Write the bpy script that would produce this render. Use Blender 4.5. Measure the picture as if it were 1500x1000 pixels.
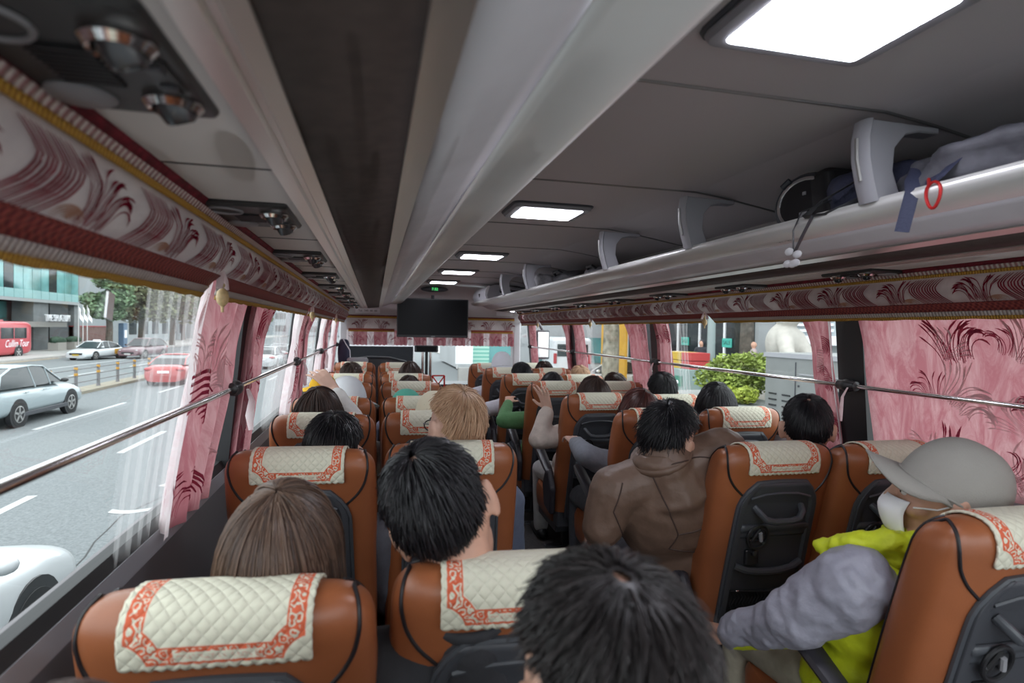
import bpy, bmesh, math, random
import numpy as np
from math import sin, cos, tan, pi, radians, sqrt, atan2, degrees
from mathutils import Vector, Matrix, Euler, noise

for _o in list(bpy.data.objects):
    bpy.data.objects.remove(_o)
SC = bpy.context.scene
C = SC.collection

# ------------------------------------------------------------------ camera
CAM = Vector((-0.733, 0.0, 1.5))
cam_d = bpy.data.cameras.new('camera')
cam = bpy.data.objects.new('camera', cam_d)
C.objects.link(cam)
cam_d.sensor_fit = 'HORIZONTAL'
cam_d.sensor_width = 36.0
cam_d.lens = 36.0 * 833.0 / 1500.0
cam_d.clip_start = 0.02
cam_d.clip_end = 600
_yaw, _pit, _roll = radians(13.5191), radians(-1.1352), radians(1.0)
_f = Vector((sin(_yaw) * cos(_pit), cos(_yaw) * cos(_pit), sin(_pit)))
_r = Vector((cos(_yaw), -sin(_yaw), 0))
_u = _r.cross(_f)
_r2 = _r * cos(_roll) + _u * sin(_roll)
_u2 = -_r * sin(_roll) + _u * cos(_roll)
cam.matrix_world = Matrix(((_r2.x, _u2.x, -_f.x, CAM.x), (_r2.y, _u2.y, -_f.y, CAM.y),
                           (_r2.z, _u2.z, -_f.z, CAM.z), (0, 0, 0, 1)))
cam_d.dof.use_dof = True
cam_d.dof.focus_distance = 2.5
cam_d.dof.aperture_fstop = 3.5
SC.camera = cam

# ------------------------------------------------------------------ world, exposure
W = bpy.data.worlds.new('overcast')
SC.world = W
W.use_nodes = True
nt = W.node_tree
nt.nodes.clear()
_out = nt.nodes.new('ShaderNodeOutputWorld')
_bg = nt.nodes.new('ShaderNodeBackground')
_tc = nt.nodes.new('ShaderNodeTexCoord')
_sx = nt.nodes.new('ShaderNodeSeparateXYZ')
_rp = nt.nodes.new('ShaderNodeValToRGB')
_rp.color_ramp.elements[0].position = 0.0
_rp.color_ramp.elements[0].color = (0.80, 0.86, 0.90, 1)
_rp.color_ramp.elements[1].position = 0.7
_rp.color_ramp.elements[1].color = (0.95, 0.98, 1.0, 1)
nt.links.new(_tc.outputs['Generated'], _sx.inputs[0])
nt.links.new(_sx.outputs['Z'], _rp.inputs[0])
nt.links.new(_rp.outputs[0], _bg.inputs['Color'])
_bg.inputs['Strength'].default_value = 3.0
nt.links.new(_bg.outputs[0], _out.inputs[0])
SC.view_settings.view_transform = 'Standard'
SC.view_settings.look = 'None'
SC.view_settings.gamma = 1.0
SC.view_settings.use_curve_mapping = False
SC.view_settings.exposure = 0.22
SC.cycles.use_denoising = True
SC.cycles.max_bounces = 10
SC.cycles.diffuse_bounces = 5
SC.cycles.transparent_max_bounces = 24
SC.cycles.sample_clamp_indirect = 6.0
SC.cycles.caustics_reflective = False
SC.cycles.caustics_refractive = False

RND = random.Random(7)

# ------------------------------------------------------------------ helpers
class MB:
    """collects geometry, then links it as one mesh object"""
    def __init__(s):
        s.v = []; s.f = []; s.m = []; s.uv = {}
    def add(s, vs, fs, mi=0):
        b = len(s.v)
        s.v.extend([tuple(p) for p in vs])
        for f in fs:
            s.f.append(tuple(i + b for i in f)); s.m.append(mi)
        return b
    def box(s, c, d, mi=0, rot=None, taper=1.0):
        vs = []
        for z in (-1, 1):
            k = taper if z > 0 else 1.0
            for x, y in ((-1, -1), (1, -1), (1, 1), (-1, 1)):
                p = Vector((x * d[0] / 2 * k, y * d[1] / 2 * k, z * d[2] / 2))
                if rot is not None: p = rot @ p
                vs.append((p.x + c[0], p.y + c[1], p.z + c[2]))
        s.add(vs, [(3, 2, 1, 0), (4, 5, 6, 7), (0, 1, 5, 4), (1, 2, 6, 5), (2, 3, 7, 6), (3, 0, 4, 7)], mi)
        return s
    def rbox(s, c, d, r=0.01, mi=0, rot=None, n=3):
        """box with rounded vertical (local z) corners and a small top/bottom chamfer"""
        hx, hy, hz = d[0] / 2, d[1] / 2, d[2] / 2
        r = min(r, hx * .99, hy * .99)
        ch = min(r * .5, hz * .8)
        rings = []
        for z, ins in ((-hz, ch), (-hz + ch, 0), (hz - ch, 0), (hz, ch)):
            ring = []
            for qx, qy, a0 in ((1, 1, 0), (-1, 1, 90), (-1, -1, 180), (1, -1, 270)):
                for k in range(n + 1):
                    a = radians(a0 + 90 * k / n)
                    ring.append(Vector((qx * (hx - r) + (r - ins * .8) * cos(a), qy * (hy - r) + (r - ins * .8) * sin(a), z)))
            rings.append(ring)
        L = len(rings[0]); vs = []
        for ring in rings:
            for p in ring:
                if rot is not None: p = rot @ p
                vs.append((p.x + c[0], p.y + c[1], p.z + c[2]))
        fs = [tuple(range(L - 1, -1, -1)), tuple(range(3 * L, 4 * L))]
        for j in range(3):
            for i in range(L):
                i2 = (i + 1) % L
                fs.append((j * L + i, j * L + i2, (j + 1) * L + i2, (j + 1) * L + i))
        s.add(vs, fs, mi); return s
    def tube(s, pts, r, n=8, mi=0, caps=True, flat=None):
        """tube along a path; r float or list; flat=(w,h) multiplies the section"""
        pts = [Vector(p) for p in pts]
        rs = r if isinstance(r, (list, tuple)) else [r] * len(pts)
        N = len(pts); vs = []; fs = []
        up = Vector((0, 0, 1))
        prev = None
        for i, p in enumerate(pts):
            t = (pts[min(i + 1, N - 1)] - pts[max(i - 1, 0)])
            if t.length < 1e-9: t = Vector((0, 1, 0))
            t.normalize()
            if prev is None:
                a = up if abs(t.dot(up)) < .95 else Vector((1, 0, 0))
                x = t.cross(a).normalized()
            else:
                x = (prev - t * prev.dot(t))
                x = x.normalized() if x.length > 1e-6 else t.cross(up).normalized()
            prev = x
            y = t.cross(x)
            fx, fy = flat if flat else (1, 1)
            for k in range(n):
                a = 2 * pi * k / n
                vs.append(p + x * (cos(a) * rs[i] * fx) + y * (sin(a) * rs[i] * fy))
        for i in range(N - 1):
            for k in range(n):
                k2 = (k + 1) % n
                fs.append((i * n + k, i * n + k2, (i + 1) * n + k2, (i + 1) * n + k))
        if caps:
            fs.append(tuple(range(n - 1, -1, -1))); fs.append(tuple(range((N - 1) * n, N * n)))
        s.add(vs, fs, mi); return s
    def lathe(s, prof, c, n=20, mi=0, axis=None):
        """prof = [(r, h)...] about axis (default +z) from c"""
        ax = Vector(axis).normalized() if axis is not None else Vector((0, 0, 1))
        a = Vector((1, 0, 0)) if abs(ax.x) < .9 else Vector((0, 1, 0))
        X = ax.cross(a).normalized(); Y = ax.cross(X)
        vs = []; fs = []
        c = Vector(c)
        for r, h in prof:
            for k in range(n):
                t = 2 * pi * k / n
                vs.append(c + ax * h + X * (r * cos(t)) + Y * (r * sin(t)))
        for j in range(len(prof) - 1):
            for k in range(n):
                k2 = (k + 1) % n
                fs.append((j * n + k, j * n + k2, (j + 1) * n + k2, (j + 1) * n + k))
        fs.append(tuple(range(n - 1, -1, -1))); fs.append(tuple(range((len(prof) - 1) * n, len(prof) * n)))
        s.add(vs, fs, mi); return s
    def ell(s, c, r, n=12, m=8, mi=0, rot=None):
        vs = []; fs = []
        for j in range(m + 1):
            th = pi * j / m
            for k in range(n):
                a = 2 * pi * k / n
                p = Vector((r[0] * sin(th) * cos(a), r[1] * sin(th) * sin(a), r[2] * cos(th)))
                if rot is not None: p = rot @ p
                vs.append((p.x + c[0], p.y + c[1], p.z + c[2]))
        for j in range(m):
            for k in range(n):
                k2 = (k + 1) % n
                fs.append((j * n + k, (j + 1) * n + k, (j + 1) * n + k2, j * n + k2))
        s.add(vs, fs, mi); return s
    def cap(s, a, b, ra, rb, n=12, mi=0):
        """tapered capsule from a to b"""
        a = Vector(a); b = Vector(b)
        d = b - a; L = d.length
        ax = d.normalized() if L > 1e-6 else Vector((0, 0, 1))
        t = Vector((1, 0, 0)) if abs(ax.x) < .9 else Vector((0, 1, 0))
        X = ax.cross(t).normalized(); Y = ax.cross(X)
        prof = [(ra * sin(radians(q)), -ra * cos(radians(q))) for q in (1, 30, 60, 90)] + \
               [(rb * cos(radians(q)), L + rb * sin(radians(q))) for q in (0, 30, 60, 89)]
        vs = []; fs = []
        for r, h in prof:
            for k in range(n):
                q = 2 * pi * k / n
                vs.append(a + ax * h + X * (r * cos(q)) + Y * (r * sin(q)))
        for j in range(len(prof) - 1):
            for k in range(n):
                k2 = (k + 1) % n
                fs.append((j * n + k, j * n + k2, (j + 1) * n + k2, (j + 1) * n + k))
        fs.append(tuple(range(n - 1, -1, -1))); fs.append(tuple(range((len(prof) - 1) * n, len(prof) * n)))
        s.add(vs, fs, mi); return s
    def grid(s, fn, nu, nv, mi=0, closed_u=False, uvfn=None):
        """fn(u,v) with u,v in 0..1"""
        vs = []; fs = []
        b = len(s.v)
        cu = nu if closed_u else nu + 1
        for j in range(nv + 1):
            for i in range(cu):
                vs.append(fn(i / nu, j / nv))
                if uvfn: s.uv[b + len(vs) - 1] = uvfn(i / nu, j / nv)
        for j in range(nv):
            for i in range(nu):
                i2 = (i + 1) % cu
                fs.append((j * cu + i, j * cu + i2, (j + 1) * cu + i2, (j + 1) * cu + i))
        s.add(vs, fs, mi); return s
    def prism(s, poly, a, b, axis='x', mi=0):
        """polygon of (p,q) extruded along axis between a and b; axis x: (y,z); y: (x,z); z: (x,y)"""
        n = len(poly); vs = []
        for t in (a, b):
            for p, q in poly:
                vs.append({'x': (t, p, q), 'y': (p, t, q), 'z': (p, q, t)}[axis])
        fs = [tuple(range(n - 1, -1, -1)), tuple(range(n, 2 * n))]
        for i in range(n):
            j = (i + 1) % n
            fs.append((i, j, n + j, n + i))
        s.add(vs, fs, mi); return s
    def build(s, name, mat, parent=None, smooth=True, bevel=0, loc=None, sub=0, angle=35, solid=0):
        me = bpy.data.meshes.new(name)
        me.from_pydata(s.v, [], s.f)
        mats = mat if isinstance(mat, (list, tuple)) else [mat]
        for m in mats: me.materials.append(m)
        if len(mats) > 1:
            me.polygons.foreach_set('material_index', s.m)
        if s.uv:
            ul = me.uv_layers.new(name='UVMap')
            for lp in me.loops:
                q = s.uv.get(lp.vertex_index)
                if q: ul.data[lp.index].uv = q
        bm = bmesh.new(); bm.from_mesh(me)
        bmesh.ops.recalc_face_normals(bm, faces=bm.faces)
        bm.to_mesh(me); bm.free()
        if smooth:
            me.polygons.foreach_set('use_smooth', [True] * len(me.polygons))
            if angle: me.set_sharp_from_angle(angle=radians(angle))
        me.update()
        o = bpy.data.objects.new(name, me)
        C.objects.link(o)
        if parent is not None: o.parent = parent
        if loc is not None: o.location = loc
        if solid:
            md = o.modifiers.new('solid', 'SOLIDIFY'); md.thickness = solid; md.offset = 0
        if bevel:
            md = o.modifiers.new('bevel', 'BEVEL'); md.width = bevel; md.segments = 2; md.limit_method = 'ANGLE'
        if sub:
            md = o.modifiers.new('sub', 'SUBSURF'); md.levels = sub; md.render_levels = sub
        return o

def tag(o, label=None, cat=None, group=None, kind=None):
    if label: o['label'] = label
    if cat: o['category'] = cat
    if group: o['group'] = group
    if kind: o['kind'] = kind
    return o

def thing(name, label, cat, loc=(0, 0, 0), rz=0, group=None, rot=None):
    o = bpy.data.objects.new(name, None)
    o.empty_display_size = 0.1
    C.objects.link(o)
    o.location = loc
    o.rotation_euler = rot if rot else (0, 0, rz)
    return tag(o, label, cat, group)

def kids(o):
    return [c for c in C.objects if c.parent == o]

def copy_tree(o, par=None, ch=None):
    c = o.copy(); C.objects.link(c)
    if par is not None: c.parent = par
    for k in (ch if ch is not None else kids(o)): copy_tree(k, c)
    return c

def text(name, body, mat, size, loc, rot, parent=None, ext=0.0, align='CENTER', shear=0.0, sx=1.0):
    cu = bpy.data.curves.new(name, 'FONT')
    cu.body = body; cu.size = size; cu.extrude = ext; cu.shear = shear
    cu.align_x = align; cu.align_y = 'CENTER'
    cu.materials.append(mat)
    tmp = bpy.data.objects.new(name, cu); C.objects.link(tmp)
    bpy.context.view_layer.update()
    me = bpy.data.meshes.new_from_object(tmp.evaluated_get(bpy.context.evaluated_depsgraph_get()))
    bpy.data.objects.remove(tmp); bpy.data.curves.remove(cu)
    if not me.materials: me.materials.append(mat)
    o = bpy.data.objects.new(name, me); C.objects.link(o)
    o.location = loc; o.rotation_euler = rot; o.scale = (sx, 1, 1)
    if parent is not None: o.parent = parent
    return o

# ------------------------------------------------------------------ materials
def mat(name, col, rough=.6, metal=0.0, spec=.5, bump=0.0, bscale=60.0, var=0.0, vscale=8.0, emit=None, estr=0.0,
        trans=0.0, sheen=0.0, coat=0.0, alpha=1.0, col2=None):
    m = bpy.data.materials.new(name); m.use_nodes = True
    t = m.node_tree; b = t.nodes['Principled BSDF']
    b.inputs['Base Color'].default_value = (*col, 1)
    b.inputs['Roughness'].default_value = rough
    b.inputs['Metallic'].default_value = metal
    b.inputs['Specular IOR Level'].default_value = spec
    if sheen: b.inputs['Sheen Weight'].default_value = sheen
    if coat: b.inputs['Coat Weight'].default_value = coat
    if alpha < 1: b.inputs['Alpha'].default_value = alpha
    if emit: 
        b.inputs['Emission Color'].default_value = (*emit, 1); b.inputs['Emission Strength'].default_value = estr
    tc = t.nodes.new('ShaderNodeTexCoord')
    if var or col2:
        n = t.nodes.new('ShaderNodeTexNoise'); n.inputs['Scale'].default_value = vscale; n.inputs['Detail'].default_value = 5
        t.links.new(tc.outputs['Object'], n.inputs['Vector'])
        r = t.nodes.new('ShaderNodeValToRGB')
        c2 = col2 if col2 else tuple(min(1, c * (1 + var)) for c in col)
        c1 = col if col2 else tuple(c * (1 - var) for c in col)
        r.color_ramp.elements[0].color = (*c1, 1); r.color_ramp.elements[1].color = (*c2, 1)
        r.color_ramp.elements[0].position = .35; r.color_ramp.elements[1].position = .65
        t.links.new(n.outputs['Fac'], r.inputs['Fac']); t.links.new(r.outputs[0], b.inputs['Base Color'])
    if bump:
        n2 = t.nodes.new('ShaderNodeTexNoise'); n2.inputs['Scale'].default_value = bscale; n2.inputs['Detail'].default_value = 4
        t.links.new(tc.outputs['Object'], n2.inputs['Vector'])
        bp = t.nodes.new('ShaderNodeBump'); bp.inputs['Strength'].default_value = bump; bp.inputs['Distance'].default_value = .01
        t.links.new(n2.outputs['Fac'], bp.inputs['Height']); t.links.new(bp.outputs[0], b.inputs['Normal'])
    return m

def cloth(name, col, col2=None, transl=.35, vscale=14.0, rough=.9, alpha=1.0, bump=.15, bscale=250.0, stretch=(1, 1, 1)):
    """woven cloth that lets some daylight through"""
    m = bpy.data.materials.new(name); m.use_nodes = True
    t = m.node_tree; t.nodes.clear()
    out = t.nodes.new('ShaderNodeOutputMaterial')
    d = t.nodes.new('ShaderNodeBsdfDiffuse'); tr = t.nodes.new('ShaderNodeBsdfTranslucent'); mx = t.nodes.new('ShaderNodeMixShader')
    mx.inputs[0].default_value = transl
    tc = t.nodes.new('ShaderNodeTexCoord'); mp = t.nodes.new('ShaderNodeMapping')
    mp.inputs['Scale'].default_value = stretch
    n = t.nodes.new('ShaderNodeTexNoise'); n.inputs['Scale'].default_value = vscale; n.inputs['Detail'].default_value = 7; n.inputs['Roughness'].default_value = .7; n.inputs['Distortion'].default_value = 1.2
    t.links.new(tc.outputs['Object'], mp.inputs[0]); t.links.new(mp.outputs[0], n.inputs['Vector'])
    r = t.nodes.new('ShaderNodeValToRGB')
    c2 = col2 or col
    r.color_ramp.elements[0].color = (*col, 1); r.color_ramp.elements[1].color = (*c2, 1)
    r.color_ramp.elements[0].position = .4; r.color_ramp.elements[1].position = .62
    t.links.new(n.outputs['Fac'], r.inputs[0])
    t.links.new(r.outputs[0], d.inputs[0]); t.links.new(r.outputs[0], tr.inputs[0])
    t.links.new(d.outputs[0], mx.inputs[1]); t.links.new(tr.outputs[0], mx.inputs[2])
    n2 = t.nodes.new('ShaderNodeTexNoise'); n2.inputs['Scale'].default_value = bscale
    t.links.new(tc.outputs['Object'], n2.inputs['Vector'])
    bp = t.nodes.new('ShaderNodeBump'); bp.inputs['Strength'].default_value = bump; bp.inputs['Distance'].default_value = .004
    t.links.new(n2.outputs['Fac'], bp.inputs['Height']); t.links.new(bp.outputs[0], d.inputs['Normal'])
    if alpha < 1:
        tp = t.nodes.new('ShaderNodeBsdfTransparent'); m2 = t.nodes.new('ShaderNodeMixShader'); m2.inputs[0].default_value = alpha
        t.links.new(tp.outputs[0], m2.inputs[1]); t.links.new(mx.outputs[0], m2.inputs[2]); t.links.new(m2.outputs[0], out.inputs[0])
    else:
        t.links.new(mx.outputs[0], out.inputs[0])
    return m

def glass(name, tint=(.93, .97, .97), refl=.10):
    m = bpy.data.materials.new(name); m.use_nodes = True
    t = m.node_tree; t.nodes.clear()
    out = t.nodes.new('ShaderNodeOutputMaterial')
    tp = t.nodes.new('ShaderNodeBsdfTransparent'); tp.inputs[0].default_value = (*tint, 1)
    g = t.nodes.new('ShaderNodeBsdfGlossy'); g.inputs['Roughness'].default_value = .02
    lf = t.nodes.new('ShaderNodeLayerWeight'); lf.inputs['Blend'].default_value = .5
    pw = t.nodes.new('ShaderNodeMath'); pw.operation = 'POWER'; pw.inputs[1].default_value = 5.0
    t.links.new(lf.outputs['Facing'], pw.inputs[0])
    lw = t.nodes.new('ShaderNodeMath'); lw.operation = 'MULTIPLY_ADD'; lw.inputs[1].default_value = .5; lw.inputs[2].default_value = .03
    t.links.new(pw.outputs[0], lw.inputs[0])
    mx = t.nodes.new('ShaderNodeMixShader')
    t.links.new(lw.outputs[0], mx.inputs[0]); t.links.new(tp.outputs[0], mx.inputs[1]); t.links.new(g.outputs[0], mx.inputs[2])
    t.links.new(mx.outputs[0], out.inputs[0])
    return m

def bands(name, colA, colB, axis, freq, rough=.7, transl=0.0, metal=0.0, bump=.4, axis2=None, freq2=0):
    """two-colour woven bands along an object axis (braids, fringes, woven strips)"""
    m = bpy.data.materials.new(name); m.use_nodes = True
    t = m.node_tree; b = t.nodes['Principled BSDF']; b.inputs['Roughness'].default_value = rough; b.inputs['Metallic'].default_value = metal
    tc = t.nodes.new('ShaderNodeTexCoord'); sp = t.nodes.new('ShaderNodeSeparateXYZ')
    t.links.new(tc.outputs['Object'], sp.inputs[0])
    def wave(ax, fr):
        mu = t.nodes.new('ShaderNodeMath'); mu.operation = 'MULTIPLY'; mu.inputs[1].default_value = fr * 2 * pi
        t.links.new(sp.outputs[ax], mu.inputs[0])
        sn = t.nodes.new('ShaderNodeMath'); sn.operation = 'SINE'; t.links.new(mu.outputs[0], sn.inputs[0])
        return sn
    w = wave(axis, freq)
    src = w.outputs[0]
    if axis2:
        w2 = wave(axis2, freq2)
        mm = t.nodes.new('ShaderNodeMath'); mm.operation = 'MULTIPLY'
        t.links.new(w.outputs[0], mm.inputs[0]); t.links.new(w2.outputs[0], mm.inputs[1]); src = mm.outputs[0]
    mr = t.nodes.new('ShaderNodeMapRange'); mr.inputs['From Min'].default_value = -.7; mr.inputs['From Max'].default_value = .7
    t.links.new(src, mr.inputs['Value'])
    mx = t.nodes.new('ShaderNodeMix'); mx.data_type = 'RGBA'
    t.links.new(mr.outputs[0], mx.inputs['Factor'])
    mx.inputs['A'].default_value = (*colA, 1); mx.inputs['B'].default_value = (*colB, 1)
    t.links.new(mx.outputs['Result'], b.inputs['Base Color'])
    bp = t.nodes.new('ShaderNodeBump'); bp.inputs['Strength'].default_value = bump; bp.inputs['Distance'].default_value = .003
    t.links.new(mr.outputs[0], bp.inputs['Height']); t.links.new(bp.outputs[0], b.inputs['Normal'])
    return m

def hairmat(name, c1, c2, rough=.38):
    m = bpy.data.materials.new(name); m.use_nodes = True
    t = m.node_tree; b = t.nodes['Principled BSDF']; b.inputs['Roughness'].default_value = rough
    g = t.nodes.new('ShaderNodeNewGeometry'); r = t.nodes.new('ShaderNodeValToRGB')
    r.color_ramp.elements[0].color = (*c1, 1); r.color_ramp.elements[1].color = (*c2, 1)
    t.links.new(g.outputs['Random Per Island'], r.inputs[0]); t.links.new(r.outputs[0], b.inputs['Base Color'])
    return m

# bus interior
M = {}
M['ceil'] = mat('ceiling_panel', (.66, .625, .63), .75, bump=.05, bscale=300)
M['ceil_dark'] = mat('rack_liner', (.36, .35, .36), .8, bump=.05, bscale=200)
M['lip'] = mat('rack_lip', (.74, .73, .71), .36, metal=.25, var=.05, vscale=3)
M['greypanel'] = mat('grey_vinyl', (.60, .575, .60), .4, var=.04)
M['brownpanel'] = mat('brown_felt', (.060, .042, .036), .85, var=.12, vscale=40, bump=.1, bscale=400)
M['alu'] = mat('brushed_aluminium', (.72, .70, .66), .32, metal=.75)
M['alu_dark'] = mat('aluminium_groove', (.35, .34, .33), .4, metal=.7)
M['servpanel'] = mat('service_panel_skin', (.55, .51, .48), .6)
M['wall'] = mat('wall_lining', (.20, .19, .20), .7)
M['blackrub'] = mat('black_rubber', (.012, .012, .013), .6)
M['black'] = mat('black_plastic', (.015, .015, .017), .4)
M['dkgrey'] = mat('dark_grey_plastic', (.052, .055, .064), .42, bump=.08, bscale=500)
M['dkgrey2'] = mat('charcoal_plastic', (.06, .065, .075), .4)
M['midgrey'] = mat('grey_plastic', (.30, .30, .32), .45)
M['bracket'] = mat('bracket_grey', (.42, .42, .45), .45)
M['chrome'] = mat('chrome', (.78, .76, .76), .12, metal=1.0)
M['satin'] = mat('satin_metal', (.55, .54, .53), .3, metal=.9)
M['carpet'] = mat('aisle_floor', (.06, .055, .055), .9, var=.2, vscale=60)
M['glass'] = glass('window_glass')
M['leather'] = mat('tan_leather', (.30, .096, .037), .36, spec=.5, var=.10, vscale=5, bump=.07, bscale=350)
M['piping'] = mat('black_piping', (.012, .010, .012), .45)
M['net'] = mat('black_net', (.008, .008, .01), .8)
M['white'] = mat('white_plastic', (.8, .8, .82), .4)
M['paper'] = mat('white_paper', (.85, .85, .88), .7)
M['lampdiff'] = mat('lamp_diffuser', (.9, .9, .95), .4, emit=(.88, .89, 1.0), estr=20.0)
M['screen'] = mat('tv_screen', (.004, .004, .005), .25, spec=.12)
M['led'] = mat('green_led', (.05, .5, .1), .5, emit=(.1, 1.0, .25), estr=1.0)
M['gold'] = bands('gold_braid', (.42, .20, .02), (.62, .36, .05), 'Y', 120, bump=.8)
M['goldx'] = bands('gold_braid_across', (.42, .20, .02), (.62, .36, .05), 'X', 120, bump=.8)
M['cream_braid'] = bands('cream_braid', (.70, .62, .58), (.38, .20, .20), 'Y', 70, bump=.8)
M['cream_braidx'] = bands('cream_braid_across', (.70, .62, .58), (.38, .20, .20), 'X', 70, bump=.8)
M['redtrim'] = mat('crimson_trim', (.16, .008, .02), .8, var=.4, vscale=60)
M['redband'] = bands('woven_red_band', (.14, .014, .020), (.34, .070, .055), 'Y', 62, axis2='Z', freq2=62, bump=.5)
M['redbandx'] = bands('woven_red_band_across', (.20, .02, .022), (.50, .14, .07), 'X', 62, axis2='Z', freq2=62, bump=.5)
M['whiteband'] = bands('ribbed_white_band', (.62, .55, .52), (.40, .34, .33), 'Y', 90, bump=.7)
M['valfab'] = cloth('valance_fabric', (.60, .53, .53), (.70, .64, .63), .12, 5)
M['plume'] = cloth('crimson_print', (.17, .012, .026), (.28, .024, .048), .08, 25)
M['plume_tan'] = cloth('tan_print', (.45, .25, .18), (.50, .32, .25), .12, 25)
M['curtain'] = cloth('rose_curtain', (.45, .165, .19), (.60, .33, .345), .45, 9, stretch=(1, 1.6, .55))
M['curtain_edge'] = cloth('pale_curtain_lining', (.85, .70, .72), (.92, .84, .85), .45, 9)
M['print_red'] = cloth('curtain_print_red', (.30, .035, .075), (.40, .07, .11), .35, 25)
M['print_pale'] = cloth('curtain_print_pale', (.74, .52, .53), (.70, .47, .49), .40, 25)
M['sheer'] = cloth('white_sheer', (.93, .93, .93), (.98, .97, .97), .5, 60, alpha=.11, stretch=(1, 1, .1))
M['skin'] = mat('skin', (.56, .32, .23), .55, var=.06, vscale=20)
M['skin_pale'] = mat('pale_skin', (.66, .42, .33), .55, var=.06, vscale=20)
M['ear'] = M['skin']
M['lips'] = mat('lips', (.42, .16, .14), .5)
M['eye'] = mat('eye_white', (.8, .8, .78), .2)
M['iris'] = mat('iris', (.02, .012, .01), .2)
HAIR = {
 'black': hairmat('black_hair', (.006, .006, .008), (.022, .020, .024), .34),
 'black2': hairmat('soft_black_hair', (.010, .008, .008), (.04, .032, .032), .4),
 'brown': hairmat('brown_hair', (.045, .024, .017), (.19, .115, .08), .36),
 'dkbrown': hairmat('dark_brown_hair', (.02, .010, .008), (.075, .04, .03), .38),
 'auburn': hairmat('auburn_hair', (.03, .009, .008), (.12, .035, .028), .32),
 'blond': hairmat('blond_hair', (.48, .28, .165), (.74, .51, .34), .42),
}
# ================================================================== BUS SHELL
Y0, Y1 = -0.75, 7.35
def struct(o): o['kind'] = 'structure'; return o
def gx(z): return 1.275 - .075 * (z - .97) / .78          # inside face of the window glass

floor = struct(MB().box((0, 3.6, -.06), (2.66, 9.3, .12)).build('floor', M['carpet']))
for sd, nm in ((-1, 'left'), (1, 'right')):
    w = MB()
    w.prism([(1.285 * sd, -.3), (1.36 * sd, -.3), (1.36 * sd, .965), (1.285 * sd, .965)], Y0, Y1 + .9, 'y')
    w.prism([(1.155 * sd, 1.70), (1.215 * sd, 1.70), (1.20 * sd, 2.10), (1.10 * sd, 2.10)], Y0, Y1 + .9, 'y')
    wall = struct(w.build('wall_' + nm, M['wall'], smooth=False))
    b = MB()
    b.prism([(1.235 * sd, .955), (1.30 * sd, .955), (1.30 * sd, .995), (1.245 * sd, .995)], Y0, Y1 + .9, 'y')
    struct(b.build('trim_sill_' + nm, M['midgrey'], smooth=False))
    g = MB()
    g.prism([(1.245 * sd, .992), (1.29 * sd, .992), (1.285 * sd, 1.022), (1.258 * sd, 1.022)], Y0, Y1 + .9, 'y')
    struct(g.build('trim_gasket_' + nm, M['blackrub'], smooth=False))
    PY = {-1: (.42, 2.24, 3.85, 5.5, 7.2), 1: (.30, 1.98, 3.68, 5.42, 7.08)}[sd]
    edges = [Y0] + list(PY) + [Y1 + .9]
    for k, py in enumerate(PY):
        hw = .055 if sd < 0 else .068
        p = MB()
        a, c = gx(.97) - .035, gx(1.75) - .035
        vs = []
        for z, xx in ((.96, a), (1.76, c)):
            for dx, dy in ((0, -hw), (.06, -hw), (.06, hw), (0, hw)):
                vs.append(((xx + dx) * sd, py + dy, z))
        p.add(vs, [(3, 2, 1, 0), (4, 5, 6, 7), (0, 1, 5, 4), (1, 2, 6, 5), (2, 3, 7, 6), (3, 0, 4, 7)])
        p.build('pillar', M['black'], wall, smooth=False)
    for k in range(len(edges) - 1):
        a, c = edges[k] + .03, edges[k + 1] - .03
        q = MB()
        q.add([(gx(.99) * sd, a, .99), (gx(.99) * sd, c, .99), (gx(1.76) * sd, c, 1.76), (gx(1.76) * sd, a, 1.76)], [(0, 1, 2, 3)])
        o = q.build('window_%d' % (k + 1 + (6 if sd > 0 else 0)), M['glass'], smooth=False)
        struct(o)

# ceiling with its seams
cprof = [(-1.10, 1.79), (-.88, 1.975), (-.6, 2.022), (-.45, 2.04), (.45, 2.04), (.6, 2.022), (.88, 1.975), (1.10, 1.79)]
ce = MB()
for (xa, za), (xb, zb) in zip(cprof[:-1], cprof[1:]):
    ce.add([(xa, Y0, za), (xb, Y0, zb), (xb, 6.9, zb), (xa, 6.9, za), (xa, Y0, za + .03), (xb, Y0, zb + .03), (xb, 6.9, zb + .03), (xa, 6.9, za + .03)],
           [(0, 1, 2, 3), (7, 6, 5, 4), (0, 4, 5, 1), (3, 2, 6, 7)])
ceiling = struct(ce.build('ceiling', M['ceil'], smooth=False))
for sy in (-.35, .30, 1.13, 1.96, 2.80, 3.60, 4.42, 5.2, 5.78, 6.55):
    s = MB(); s.tube([(x, sy, z - .001) for x, z in cprof[1:-1]], .006, 6, flat=(1, .6))
    s.build('seam', M['alu_dark'], ceiling)
for sd in (-1, 1):
    s = MB(); s.tube([(.885 * sd, Y0, 1.968), (.885 * sd, 6.9, 1.968)], .007, 6); s.build('seam', M['alu'], ceiling)
# front header: the ceiling curves down to the curtain box
fh = MB()
def _fh(u, v):
    a = v * pi / 2
    return ((u - .5) * 2.3, 6.9 + .47 * sin(a), 2.04 - .22 * (1 - cos(a)) - (.05 * abs(u - .5) * 2) ** 1.0)
fh.grid(_fh, 8, 10)
fh.box((0, 7.42, 1.73), (2.34, .10, .26))
fh.box((0, 7.60, 2.12), (2.4, 1.3, .08))
struct(fh.build('trim_header', M['ceil'], solid=0))
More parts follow.
